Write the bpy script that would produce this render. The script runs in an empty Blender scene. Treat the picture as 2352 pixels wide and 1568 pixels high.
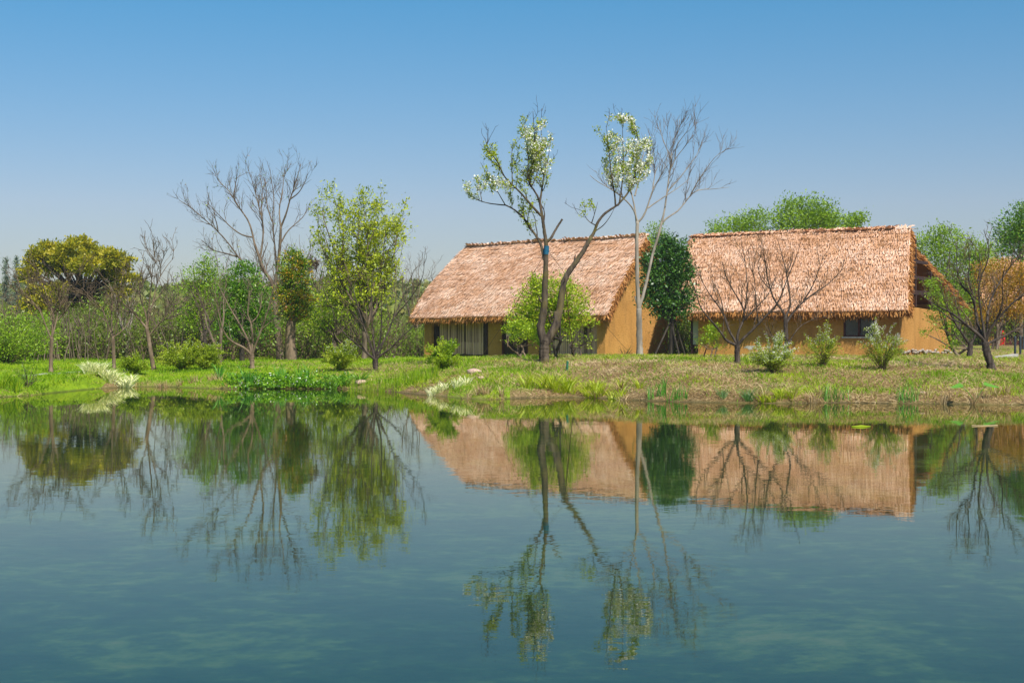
import bpy, math
import numpy as np
from mathutils import Vector

# ------------------------------------------------------------------ basics
sc = bpy.context.scene
COL = sc.collection
HAZE = .00025
F, CX, HY, CAMZ = 3400.0, 1176.0, 773.0, 1.6      # focal length / optical axis / horizon of the photo in its 2352-wide pixels, eye height over the water

def at(px, py, Y):
    """a point seen at (px, py) that stands Y metres away"""
    return np.array([(px - CX) * Y / F, Y, CAMZ + (HY - py) * Y / F])

def sm(x):
    x = np.clip(x, 0, 1)
    return x * x * (3 - 2 * x)

_tab = np.random.default_rng(77).random((256, 256))
def vn(x, y, s=0):
    """value noise 0..1"""
    x = np.asarray(x, float) + s * 17.31; y = np.asarray(y, float) + s * 9.77
    i = np.floor(x).astype(int); j = np.floor(y).astype(int)
    u = x - i; v = y - j
    u = u * u * (3 - 2 * u); v = v * v * (3 - 2 * v)
    a = _tab[i % 256, j % 256]; b = _tab[(i + 1) % 256, j % 256]
    c = _tab[i % 256, (j + 1) % 256]; d = _tab[(i + 1) % 256, (j + 1) % 256]
    return (a * (1 - u) + b * u) * (1 - v) + (c * (1 - u) + d * u) * v

_sh = [(0, 912), (100, 906), (200, 894), (300, 887), (420, 890), (550, 893), (700, 893), (800, 894), (900, 900), (960, 906), (1040, 912),
       (1130, 918), (1200, 914), (1300, 913), (1400, 915), (1470, 920), (1600, 924), (1800, 926), (2000, 926), (2200, 927), (2352, 929)]
_sx = np.array([(p - CX) * (CAMZ * F / (q - HY)) / F for p, q in _sh]); _sy = np.array([CAMZ * F / (q - HY) for p, q in _sh])
_sx = np.concatenate([[-60, -22], _sx, [20, 60]]); _sy = np.concatenate([[30, 36], _sy, [34, 30]])
def shore(X):
    return np.interp(X, _sx, _sy) + (vn(np.asarray(X) * .9, 0, 3) - .5) * .7 + (vn(np.asarray(X) * 3, 0, 5) - .5) * .25

def ground(X, Y):
    X = np.asarray(X, float); Y = np.asarray(Y, float)
    t = Y - shore(X)
    base = np.interp(X, [-40, -12.5, -9.5, -6, -3, 0, 3, 40], [.45, .44, .64, .68, .72, .86, .86, .74])
    far = np.interp(X, [-40, -5, 5, 18, 30, 60], [.62, .40, .62, .66, .95, 1.1])
    w = sm((Y - 55) / 17)
    P = base * (1 - w) + far * w
    P = P + sm((Y - 150) / 170) * (7.0 + 3.0 * vn(X / 60, Y / 60, 2)) + (vn(X * .35, Y * .35, 1) - .5) * .12 + (vn(X * 1.3, Y * 1.3, 6) - .5) * .05
    g = .11 * sm(t / .5) + (P - .11) * (1 - (1 - np.clip(t / 8.0, 0, 1)) ** 1.6)
    bed = np.maximum(-1.0, t * .13) + (vn(X * .5, Y * .5, 8) - .5) * .12
    near = .35 - Y * .28
    bed = np.where(Y < 5, np.maximum(bed, np.minimum(near, .3)), bed)
    return np.where(t > 0, g, np.minimum(bed, np.where(Y < 4, 9, -.01)))

def foot(px, py, ymax=140.0):
    """where the ray through a pixel meets the ground"""
    Ys = np.arange(30, ymax, .05)
    X = (px - CX) * Ys / F
    g = ground(X, Ys)
    yy = HY + (CAMZ - g) * F / Ys
    ok = np.where((yy <= py) & (g > .02))[0]
    k = ok[0] if len(ok) else len(Ys) - 1
    return np.array([X[k], Ys[k], g[k]])

def here(px, Y):
    X = (px - CX) * Y / F
    return np.array([X, Y, float(ground(X, Y))])

# ------------------------------------------------------------------ meshes
class M:
    def __init__(s):
        s.v = []; s.n = 0; s.f = []; s.k = []; s.t = []
    def add(s, v, f, tint=.5):
        v = np.asarray(v, float).reshape(-1, 3); f = np.asarray(f, int)
        if len(f) == 0: return s
        s.v.append(v); s.f.append((f + s.n).ravel()); s.k.append(np.full(len(f), f.shape[1])); s.n += len(v)
        t = np.asarray(tint, float)
        s.t.append(np.full(len(f), float(t)) if t.ndim == 0 else t)
        return s
    def build(s, name, mat, parent=None, origin=(0, 0, 0), smooth=True):
        v = np.concatenate(s.v) - np.asarray(origin, float); f = np.concatenate(s.f); k = np.concatenate(s.k); t = np.concatenate(s.t)
        me = bpy.data.meshes.new(name)
        me.vertices.add(len(v)); me.vertices.foreach_set('co', v.ravel().astype(np.float32))
        me.loops.add(len(f)); me.loops.foreach_set('vertex_index', f.astype(np.int32))
        me.polygons.add(len(k)); me.polygons.foreach_set('loop_start', (np.cumsum(k) - k).astype(np.int32))
        me.polygons.foreach_set('use_smooth', np.full(len(k), smooth))
        me.update(calc_edges=True); me.validate()
        a = me.attributes.new('tint', 'FLOAT', 'FACE')
        if len(a.data) == len(t): a.data.foreach_set('value', t.astype(np.float32))
        me.materials.append(mat)
        o = bpy.data.objects.new(name, me); COL.objects.link(o)
        if parent is not None: o.parent = parent
        else: o.location = origin
        return o

BOXF = np.array([[0, 1, 3, 2], [4, 6, 7, 5], [0, 4, 5, 1], [2, 3, 7, 6], [0, 2, 6, 4], [1, 5, 7, 3]])
def box(m, x0, x1, y0, y1, z0, z1, tint=.5):
    v = np.array([[x, y, z] for x in (x0, x1) for y in (y0, y1) for z in (z0, z1)])
    m.add(v, BOXF, tint); return m

def norm(a):
    return a / np.maximum(np.linalg.norm(a, axis=-1, keepdims=True), 1e-9)

_rv = np.random.default_rng(55)
def RV(R, sides):
    return R[:, :, None] * (1 + (_rv.normal(size=R.shape + (sides,)) * .07 if sides >= 8 else 0 * np.zeros(sides)))
def tubes(m, P, R, sides=5, tint=.5, cap=True):
    """P (B,n,3) centre lines, R (B,n) radii"""
    P = np.asarray(P, float); R = np.asarray(R, float)
    if len(P) == 0: return m
    B, n, _ = P.shape
    T = norm(np.gradient(P, axis=1))
    ref = np.where(np.abs(T[:, :1, 2:3]) > .8, np.array([1., 0, 0]), np.array([0, 0, 1.]))
    ref = np.broadcast_to(ref, T.shape)
    A = norm(np.cross(T, ref)); C = np.cross(T, A)
    th = np.arange(sides) * 2 * np.pi / sides
    if sides >= 8: P = resample_set(P, 30); R = resample_set(R[:, :, None], 30)[:, :, 0]; n = 30; T = norm(np.gradient(P, axis=1)); ref = np.broadcast_to(ref[:, :1], T.shape); A = norm(np.cross(T, ref)); C = np.cross(T, A)
    V = P[:, :, None, :] + RV(R, sides)[..., None] * (A[:, :, None, :] * np.cos(th)[None, None, :, None] + C[:, :, None, :] * np.sin(th)[None, None, :, None])
    b = np.arange(B)[:, None, None] * n * sides; i = np.arange(n - 1)[None, :, None] * sides; j = np.arange(sides)[None, None, :]; j2 = (j + 1) % sides
    Fq = np.stack([b + i + j, b + i + j2, b + i + sides + j2, b + i + sides + j], -1).reshape(-1, 4)
    t = np.asarray(tint, float)
    tt = t if t.ndim == 0 else np.repeat(t, (n - 1) * sides)  # one tint per line
    base = m.n
    m.add(V.reshape(-1, 3), Fq, tt)
    if cap and sides > 3:
        last = (np.arange(B)[:, None] * n * sides + (n - 1) * sides + np.arange(sides)[None, :])
        m.add(np.zeros((0, 3)), last + base - m.n, .5)
    return m

def resample(p, n):
    p = np.asarray(p, float)
    for _ in range(2):
        if len(p) > 2:
            q = np.empty((2 * len(p) - 2, p.shape[1])); q[0::2] = p[:-1] * .75 + p[1:] * .25; q[1::2] = p[:-1] * .25 + p[1:] * .75
            p = np.concatenate([p[:1], q[1:-1], p[-1:]])
    d = np.concatenate([[0], np.cumsum(np.linalg.norm(np.diff(p, axis=0), axis=1))])
    s = np.linspace(0, d[-1], n)
    return np.stack([np.interp(s, d, p[:, k]) for k in range(p.shape[1])], 1)

def sprout(P, R, rng, dens, L, ang=(25, 60), t0=.15, t1=1.0, up=.15, wig=.18, rr=.6, n=6, rmin=.003, taper=.35, maxr=9, wt=None):
    """side branches along the lines P; dens = number per metre"""
    B, k, _ = P.shape
    ln = np.linalg.norm(np.diff(P, axis=1), axis=2).sum(1)
    N = rng.poisson(np.maximum(ln * dens * (wt if wt is not None else 1.0), 0))
    pid = np.repeat(np.arange(B), N)
    if len(pid) == 0: return np.zeros((0, n, 3)), np.zeros((0, n)), pid
    t = t0 + (t1 - t0) * rng.random(len(pid))
    x = t * (k - 1); i = np.minimum(x.astype(int), k - 2); u = (x - i)[:, None]
    p = P[pid, i] * (1 - u) + P[pid, i + 1] * u
    r = R[pid, i] * (1 - u[:, 0]) + R[pid, i + 1] * u[:, 0]
    tan = norm(P[pid, i + 1] - P[pid, i])
    q = norm(np.cross(tan, rng.normal(size=tan.shape)))
    a = np.radians(rng.uniform(*ang, len(pid)))[:, None]
    d = norm(tan * np.cos(a) + q * np.sin(a) + np.array([0, 0, up]))
    l = rng.uniform(*L, len(pid)) * (1 - taper * t)
    l = np.minimum(l, ln[pid] * .9 + .05)
    out = np.empty((len(pid), n, 3)); out[:, 0] = p
    st = (l / (n - 1))[:, None]
    for s in range(1, n):
        out[:, s] = out[:, s - 1] + d * st
        d = norm(d + rng.normal(size=d.shape) * wig + np.array([0, 0, up * .5]))
    r0 = np.clip(r * rr, rmin, maxr)
    RR = r0[:, None] * np.linspace(1, .35, n)[None, :]
    return out, np.maximum(RR, rmin * .6), pid

def along(P, rng, n, t0=.2, t1=1.0):
    """n random points and directions on the lines"""
    if len(P) == 0: return np.zeros((0, 3)), np.zeros((0, 3))
    ln = np.linalg.norm(np.diff(P, axis=1), axis=2).sum(1)
    pid = rng.choice(len(P), n, p=ln / ln.sum())
    k = P.shape[1]; x = (t0 + (t1 - t0) * rng.random(n)) * (k - 1); i = np.minimum(x.astype(int), k - 2); u = (x - i)[:, None]
    return P[pid, i] * (1 - u) + P[pid, i + 1] * u, norm(P[pid, i + 1] - P[pid, i])

def leaves(m, p, d, rng, L=(.05, .09), w=.45, tint=None, fold=.15):
    """diamond leaves at p pointing along d"""
    N = len(p)
    if N == 0: return m
    d = norm(d); b = norm(np.cross(d, rng.normal(size=(N, 3)))); c = np.cross(d, b)
    l = (L[0] * .75 + (L[1] * 1.15 - L[0] * .75) * rng.random(N) ** 1.4)[:, None]
    v = np.stack([p, p + d * l * .45 + b * l * w * .5 + c * l * fold, p + d * l, p + d * l * .45 - b * l * w * .5 + c * l * fold], 1)
    m.add(v.reshape(-1, 3), np.arange(4 * N).reshape(N, 4), rng.random(N) if tint is None else tint)
    return m

def blades(m, p, d, lean, length, width, rng, seg=3, tint=.5, tipw=.12, side=None):
    """arching grass-like strips: start p, start direction d, bending towards lean"""
    N = len(p)
    if N == 0: return m
    d = norm(d); lean = norm(lean) if lean is not None else d
    length = np.broadcast_to(np.asarray(length, float), (N,)); width = np.broadcast_to(np.asarray(width, float), (N,))
    sd = norm(np.cross(d, lean + rng.normal(size=(N, 3)) * .6)) if side is None else side
    V = []; q = p.copy()
    for s in range(seg + 1):
        u = s / seg
        wd = (width * (1 - (1 - tipw) * u ** 1.5))[:, None] * .5
        V += [q - sd * wd, q + sd * wd]
        dd = norm(d * (1 - u) + lean * u)
        q = q + dd * (length / seg)[:, None]
    V = np.stack(V, 1)
    k = 2 * (seg + 1)
    fq = np.concatenate([np.arange(N)[:, None] * k + np.array([2 * s, 2 * s + 1, 2 * s + 3, 2 * s + 2]) for s in range(seg)])
    t = np.asarray(tint, float)
    m.add(V.reshape(-1, 3), fq, t if t.ndim == 0 else np.tile(t, seg))
    return m

# ------------------------------------------------------------------ tagging
def tag(o, label=None, cat=None, group=None, kind=None):
    if label: o['label'] = label
    if cat: o['category'] = cat
    if group: o['group'] = group
    if kind: o['kind'] = kind
    return o
def thing(name, label, cat, loc, group=None, rz=0.0):
    o = bpy.data.objects.new(name, None); COL.objects.link(o)
    o.location = loc; o.rotation_euler = (0, 0, rz); o.empty_display_size = .3
    return tag(o, label, cat, group)

# ------------------------------------------------------------------ materials
def mat(name):
    m = bpy.data.materials.new(name); m.use_nodes = True
    nt = m.node_tree; nt.nodes.clear()
    out = nt.nodes.new('ShaderNodeOutputMaterial')
    return m, nt, out
def node(nt, typ, ins=None, **kw):
    n = nt.nodes.new(typ)
    for k, v in kw.items(): setattr(n, k, v)
    for k, v in (ins or {}).items():
        if isinstance(v, bpy.types.NodeSocket): nt.links.new(v, n.inputs[k])
        else: n.inputs[k].default_value = v
    return n
def ramp(nt, fac, stops):
    r = nt.nodes.new('ShaderNodeValToRGB'); nt.links.new(fac, r.inputs[0])
    el = r.color_ramp.elements
    while len(el) < len(stops): el.new(.5)
    for e, (p, c) in zip(el, stops): e.position = p; e.color = (*c, 1)
    return r.outputs[0]
def mixc(nt, fac, a, b, typ='MIX'):
    n = nt.nodes.new('ShaderNodeMix'); n.data_type = 'RGBA'; n.blend_type = typ
    for idx, v in ((0, fac), (6, a), (7, b)):
        if isinstance(v, bpy.types.NodeSocket): nt.links.new(v, n.inputs[idx])
        else: n.inputs[idx].default_value = v if idx == 0 else (*v, 1)
    return n.outputs[2]
def noise(nt, scale, detail=3, rough=.6, vec=None, dims=None, stretch=None):
    tc = node(nt, 'ShaderNodeTexCoord').outputs['Object'] if vec is None else vec
    if stretch:
        tc = node(nt, 'ShaderNodeMapping', {'Vector': tc, 'Scale': stretch}).outputs[0]
    return node(nt, 'ShaderNodeTexNoise', {'Vector': tc, 'Scale': scale, 'Detail': detail, 'Roughness': rough})

def leaf_mat(name, cols, trans=.35, gloss=.35, rough=.45):
    m, nt, out = mat(name)
    a = node(nt, 'ShaderNodeAttribute', attribute_name='tint')
    n = len(cols)
    c = ramp(nt, a.outputs['Fac'], [(i / (n - 1), x) for i, x in enumerate(cols)])
    p = node(nt, 'ShaderNodeBsdfPrincipled', {'Base Color': c, 'Roughness': rough, 'Specular IOR Level': gloss})
    hsv = node(nt, 'ShaderNodeHueSaturation', {'Color': c, 'Saturation': 1.1, 'Value': 1.25})
    t = node(nt, 'ShaderNodeBsdfTranslucent', {'Color': hsv.outputs[0]})
    x = node(nt, 'ShaderNodeMixShader', {0: trans, 1: p.outputs[0], 2: t.outputs[0]})
    nt.links.new(x.outputs[0], out.inputs[0]); return m

def bark_mat(name, c0, c1, scale=6, stretch=(1, 1, .25), bump=.5, moss=None):
    m, nt, out = mat(name)
    n1 = noise(nt, scale, 5, .65, stretch=stretch)
    c = ramp(nt, n1.outputs['Fac'], [(.35, c0), (.68, c1)])
    if moss:
        n2 = noise(nt, 1.3, 4, .6)
        c = mixc(nt, ramp(nt, n2.outputs['Fac'], [(.5, (0, 0, 0)), (.65, (.7, .7, .7))]), c, moss)
    b = node(nt, 'ShaderNodeBump', {'Height': n1.outputs['Fac'], 'Strength': bump, 'Distance': .02})
    p = node(nt, 'ShaderNodeBsdfPrincipled', {'Base Color': c, 'Roughness': .85, 'Specular IOR Level': .2, 'Normal': b.outputs[0]})
    nt.links.new(p.outputs[0], out.inputs[0]); return m

def plain_mat(name, c, rough=.7, var=.15, scale=8, spec=.3, metal=0.0, bump=0.0, stretch=None):
    m, nt, out = mat(name)
    n1 = noise(nt, scale, 4, .6, stretch=stretch)
    lo = tuple(x * (1 - var) for x in c); hi = tuple(min(1, x * (1 + var)) for x in c)
    col = ramp(nt, n1.outputs['Fac'], [(.3, lo), (.7, hi)])
    ins = {'Base Color': col, 'Roughness': rough, 'Specular IOR Level': spec, 'Metallic': metal}
    if bump:
        b = node(nt, 'ShaderNodeBump', {'Height': n1.outputs['Fac'], 'Strength': bump, 'Distance': .02}); ins['Normal'] = b.outputs[0]
    p = node(nt, 'ShaderNodeBsdfPrincipled', ins)
    nt.links.new(p.outputs[0], out.inputs[0]); return m

def tint_mat(name, stops, rough=.85, spec=.15, trans=0.0):
    m, nt, out = mat(name)
    a = node(nt, 'ShaderNodeAttribute', attribute_name='tint')
    n1 = noise(nt, 1.1, 4, .6)
    c = ramp(nt, a.outputs['Fac'], stops)
    c = mixc(nt, .45, c, ramp(nt, n1.outputs['Fac'], [(.3, (.55, .5, .48)), (.7, (1, 1, 1))]), 'MULTIPLY')
    p = node(nt, 'ShaderNodeBsdfPrincipled', {'Base Color': c, 'Roughness': rough, 'Specular IOR Level': spec})
    sh = p.outputs[0]
    if trans:
        t = node(nt, 'ShaderNodeBsdfTranslucent', {'Color': c}); sh = node(nt, 'ShaderNodeMixShader', {0: trans, 1: sh, 2: t.outputs[0]}).outputs[0]
    nt.links.new(sh, out.inputs[0]); return m

G = {}
G['camphor'] = leaf_mat('camphor leaves', [(.09, .13, .006), (.24, .25, .010), (.42, .37, .014), (.50, .42, .02)])
G['lime'] = leaf_mat('young lime leaves', [(.10, .19, .008), (.21, .34, .012), (.34, .46, .016), (.44, .52, .025)], .35)
G['bright'] = leaf_mat('bright spring leaves', [(.11, .20, .010), (.21, .35, .014), (.32, .46, .02)], .32)
G['willow'] = leaf_mat('yellow green leaves', [(.18, .25, .010), (.32, .40, .012), (.42, .48, .015), (.50, .52, .025)], .35)
G['dark'] = leaf_mat('dark glossy leaves', [(.012, .048, .008), (.03, .10, .012), (.06, .16, .016), (.12, .22, .02)], .15, .5, .38)
G['mid'] = leaf_mat('mid green leaves', [(.03, .10, .010), (.08, .20, .012), (.15, .30, .016), (.24, .30, .018)], .3, .4, .4)
G['copper'] = leaf_mat('copper and green leaves', [(.05, .13, .010), (.11, .22, .012), (.17, .28, .012), (.38, .28, .015), (.48, .15, .02)], .25)
G['orange'] = leaf_mat('orange brown young leaves', [(.20, .20, .010), (.36, .23, .012), (.44, .24, .014), (.48, .20, .016)], .4)
G['spirea'] = leaf_mat('spirea leaves', [(.17, .25, .012), (.32, .42, .018), (.46, .50, .05)], .4)
G['olive'] = leaf_mat('olive undergrowth leaves', [(.05, .075, .012), (.12, .16, .014), (.17, .26, .018), (.24, .36, .02)], .35)
G['flower'] = leaf_mat('white petals', [(.70, .72, .60), (.80, .80, .72), (.85, .85, .82)], .3, .2)
G['pearleaf'] = leaf_mat('pear leaves', [(.20, .30, .014), (.34, .42, .018), (.46, .50, .04)], .45)
G['round'] = leaf_mat('round tree leaves', [(.10, .21, .008), (.22, .36, .010), (.36, .46, .014), (.50, .52, .022)], .28)
G['hill'] = leaf_mat('hill wood leaves', [(.08, .10, .02), (.14, .17, .025), (.20, .22, .04), (.18, .14, .05)], .2)
G['conifer'] = leaf_mat('haze paled conifer needles', [(.14, .19, .13), (.17, .23, .15), (.20, .25, .16)], .2)  # needle colour lightened, distance haze painted into it
G['variegated'] = leaf_mat('cream striped leaves', [(.40, .50, .12), (.74, .74, .38), (.84, .82, .58)], .3)
G['iris'] = leaf_mat('iris blades', [(.07, .22, .03), (.11, .32, .035), (.18, .40, .05)], .4)
G['sedge'] = leaf_mat('yellow green blades', [(.38, .33, .06), (.30, .42, .016), (.44, .52, .02), (.54, .54, .06)], .4)
G['tuft'] = leaf_mat('blue green tuft', [(.07, .17, .05), (.11, .24, .06), (.15, .28, .05)], .3)
G['cover'] = leaf_mat('clover leaves', [(.05, .15, .010), (.12, .28, .012), (.24, .42, .016)], .25)
G['dry'] = leaf_mat('straw', [(.16, .10, .04), (.33, .22, .095), (.50, .37, .18), (.68, .55, .33)], .3, .2, .7)
G['grass'] = leaf_mat('grass blades', [(.10, .20, .006), (.18, .32, .008), (.29, .42, .010), (.40, .45, .025)], .4, .2, .6)
BK = {}
BK['pear'] = bark_mat('pear bark', (.012, .009, .006), (.13, .10, .07), 7, moss=(.12, .10, .02))
BK['dark'] = bark_mat('plum bark', (.016, .012, .009), (.10, .078, .06), 9)
BK['pale'] = bark_mat('pale bark', (.15, .13, .10), (.34, .30, .24), 4)
BK['grey'] = bark_mat('grey brown bark', (.065, .048, .032), (.21, .16, .11), 6)
BK['twig'] = bark_mat('bare twigs', (.055, .038, .022), (.17, .12, .075), 6)
BK['warm'] = bark_mat('young brown bark', (.09, .062, .038), (.24, .175, .115), 6)
BK['black'] = bark_mat('blackish trunk bark', (.015, .012, .009), (.06, .05, .035), 7)  # very dark brown bark

# ------------------------------------------------------------------ trees
def px_of(p):
    return CX + p[..., 0] * F / p[..., 1], HY + (CAMZ - p[..., 2]) * F / p[..., 1]

def skel(Y, limbs, n=14, x0=0.0):
    """limbs [(width at start, width at end, depth lean, [(px,py)..])] -> world lines; each limb leans its own way in depth"""
    Ps, Rs, flat = [], [], []
    for w0, w1, dk, pts in limbs:
        p = resample(pts, n); s = np.linspace(0, 1, n)
        ln = np.linalg.norm(np.diff(p, axis=0), axis=1).sum() * Y / F
        y0 = 0.0
        if flat:
            A = np.concatenate(flat); k = np.argmin((A[:, 0] - p[0, 0]) ** 2 + (A[:, 1] - p[0, 1]) ** 2); y0 = A[k, 2]
        yo = y0 + dk * ln * s
        flat.append(np.stack([p[:, 0], p[:, 1], yo], 1))
        Ps.append(np.stack([(p[:, 0] - CX) * (Y + yo) / F, Y + yo, CAMZ + (HY - p[:, 1]) * (Y + yo) / F], 1))
        Rs.append((w0 + (w1 - w0) * s ** .8) * .5 * Y / F)
    return np.array(Ps), np.array(Rs)

def roots_down(P, R, g):
    """first limb is the trunk: flare its foot and sink it a little"""
    P[0, 0, 2] = min(P[0, 0, 2], g) - .08
    R[0, 0] *= 1.3; R[0, 1] *= 1.1

def inbox(p, boxes):
    if boxes is None: return np.ones(len(p), bool)
    x, y = px_of(p); k = np.zeros(len(p), bool)
    for a, b, c, d in boxes: k |= (x >= a) & (x <= c) & (y >= b) & (y <= d)
    return k

def tree(name, label, cat, limbs, Y, seed, group=None, levels=(), bark='dark', twig='twig', leaf=(), base=None, sides=8, wts=None):
    rng = np.random.default_rng(seed)
    P, R = skel(Y, limbs)
    bx, by = limbs[0][3][0]
    b = here(bx, Y) if base is None else base
    roots_down(P, R, b[2])
    root = thing(name, label, cat, b, group)
    t = M(); tubes(t, P, R, sides, .5)
    t.build('trunk', BK[bark], root, b)
    w = M(); srcP, srcR = P[1:] if len(P) > 1 else P, R[1:] if len(P) > 1 else R
    sets = [P]
    wt = np.array(wts)[1:] if wts is not None else None
    for lv in levels:
        lv = dict(lv); sd = lv.pop('sides', 4); keep = lv.pop('boxes', None)
        p, r, pid = sprout(srcP, srcR, rng, wt=wt, **lv); wt = None
        if keep is not None:
            k = inbox(p[:, -1], keep); p, r = p[k], r[k]
        tubes(w, p, r, sd, rng.random(len(p)), cap=False)
        sets.append(p); srcP, srcR = p, r
    crown = root
    if w.n: crown = w.build('crown' if not leaf else 'branches', BK[twig], root, b)
    for lf in leaf:
        lf = dict(lf); m = M(); src = np.concatenate([resample_set(sets[i], 6) for i in lf['on'] if len(sets[i])])
        n = lf['n']
        p, d = along(src, rng, int(n * 1.0), lf.get('t0', .25))
        k = inbox(p, lf.get('boxes')); p, d = p[k], d[k]
        sp = lf.get('spread', .06); per = lf.get('per', 1)
        p = np.repeat(p, per, 0); d = np.repeat(d, per, 0); ct = np.repeat(rng.random(len(p) // per), per)
        p = p + rng.normal(size=p.shape) * sp
        dd = norm(d * lf.get('follow', .5) + rng.normal(size=p.shape) * .7 + np.array([0, 0, lf.get('up', .2)]))
        tint = np.clip(ct * .6 + rng.random(len(p)) * .4 + lf.get('dt', 0), 0, 1)
        leaves(m, p, dd, rng, lf['size'], lf.get('w', .5), tint)
        m.build(lf.get('name', 'crown'), G[lf['mat']], root, b)
    return root

def resample_set(P, n):
    k = P.shape[1]; x = np.linspace(0, k - 1, n); i = np.minimum(x.astype(int), k - 2); u = (x - i)[None, :, None]
    return P[:, i] * (1 - u) + P[:, i + 1] * u

def fan(rng, b, H, spread, nmain, fork=.25, r=.1, lean=0.0):
    """a tree skeleton without a tracing: trunk to the fork, mains fanning upward. Returns lines and radii"""
    n = 12; Ps = []; Rs = []
    top = b + np.array([lean * H, 0, fork * H])
    s = np.linspace(0, 1, n)[:, None]
    tr = b + (top - b) * s + np.cumsum(rng.normal(size=(n, 3)) * .012 * H * fork, 0) * np.array([1, 1, 0])
    tr[0] -= [0, 0, .1]
    Ps.append(tr); Rs.append(r * np.linspace(1.15, .85, n))
    for k in range(nmain):
        az = 2 * np.pi * (k + rng.random() * .7) / nmain
        hh = (1 - fork) * H * rng.uniform(.72, 1.0) if k else (1 - fork) * H
        sp = spread * rng.uniform(.45, 1.0) if k else spread * .1
        end = tr[-1] + np.array([math.cos(az) * sp, math.sin(az) * sp, hh])
        mid = tr[-1] + np.array([math.cos(az) * sp * .62, math.sin(az) * sp * .62, hh * .42])
        q = resample(np.array([tr[-1] - [0, 0, .02 * H], mid, end]), n)
        q[1:] += np.cumsum(rng.normal(size=(n - 1, 3)) * .012 * H, 0)
        Ps.append(q); Rs.append(r * rng.uniform(.45, .65) * np.linspace(1, .18, n))
    return np.array(Ps), np.array(Rs)

def bare_tree(name, label, px, Y, top, halfw, seed, group=None, nmain=6, fork=.3, r=.1, bark='grey', twig='twig', l1=(1.3, (.7, 1.8)), l2=(2.2, (.3, .9)), l3=None, cat='bare tree', leaf=None, lean=0.0):
    rng = np.random.default_rng(seed); b = here(px, Y)
    H = (CAMZ + (HY - top) * Y / F) - b[2]; sp = halfw * Y / F
    P, R = fan(rng, b, H, sp, nmain, fork, r, lean)
    root = thing(name, label, cat, b, group)
    t = M(); tubes(t, P, R, 6); t.build('trunk', BK[bark], root, b)
    w = M(); p, q = P[1:], R[1:]; last = P
    for dens, L in [x for x in (l1, l2, l3) if x]:
        p, q, _ = sprout(p, q, rng, dens, L, rmin=.004 + Y * .00004, rr=.55, up=.2)
        tubes(w, p, q, 3, rng.random(len(p)), cap=False); last = p
    w.build('crown' if not leaf else 'branches', BK[twig], root, b)
    if leaf:
        m = M(); pp, d = along(last, rng, leaf['n'], .1)
        per = leaf.get('per', 1); pp = np.repeat(pp, per, 0); d = np.repeat(d, per, 0); ct = np.repeat(rng.random(len(pp) // per), per)
        pp = pp + rng.normal(size=pp.shape) * leaf.get('spread', .1)
        leaves(m, pp, norm(d * .5 + rng.normal(size=pp.shape) * .7), rng, leaf['size'], leaf.get('w', .5), np.clip(ct * .6 + rng.random(len(pp)) * .4, 0, 1))
        m.build('crown', G[leaf['mat']], root, b)
    return root

def blob_leaves(m, blobs, Y, rng, nclump, per, cr, size, w=.5, flat=.6, shell=(.5, 1.0), up=.3, droop=0.0, dt=0.0, floor=None):
    """leaf clumps in ellipsoids given in pixels (cx, cy, rx, ry[, depth offset]) at distance Y"""
    wts = np.array([b[2] * b[3] for b in blobs], float); wts /= wts.sum()
    ids = rng.choice(len(blobs), nclump, p=wts)
    B = np.array([(list(b) + [0])[:5] for b in blobs], float)[ids]
    d = norm(rng.normal(size=(nclump, 3)))
    rad = rng.uniform(shell[0], shell[1], nclump)[:, None]
    k = (Y + B[:, 4]) / F
    C = np.stack([(B[:, 0] - CX) * k, Y + B[:, 4], CAMZ + (HY - B[:, 1]) * k], 1)
    E = np.stack([B[:, 2] * k, B[:, 2] * k * .85, B[:, 3] * k], 1)
    c = C + d * E * rad
    ct = rng.random(nclump)
    p = np.repeat(c, per, 0) + rng.normal(size=(nclump * per, 3)) * cr * np.array([1, 1, flat])
    out = norm(np.repeat(d, per, 0) + rng.normal(size=p.shape) * .7 + np.array([0, 0, up - droop]))
    t = np.clip(np.repeat(ct, per) * .65 + rng.random(len(p)) * .35 + dt, 0, 1)
    if floor is not None:
        kk = p[:, 2] > floor; p, out, t = p[kk], out[kk], t[kk]
    leaves(m, p, out, rng, size, w, t)
    return C, E

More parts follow.
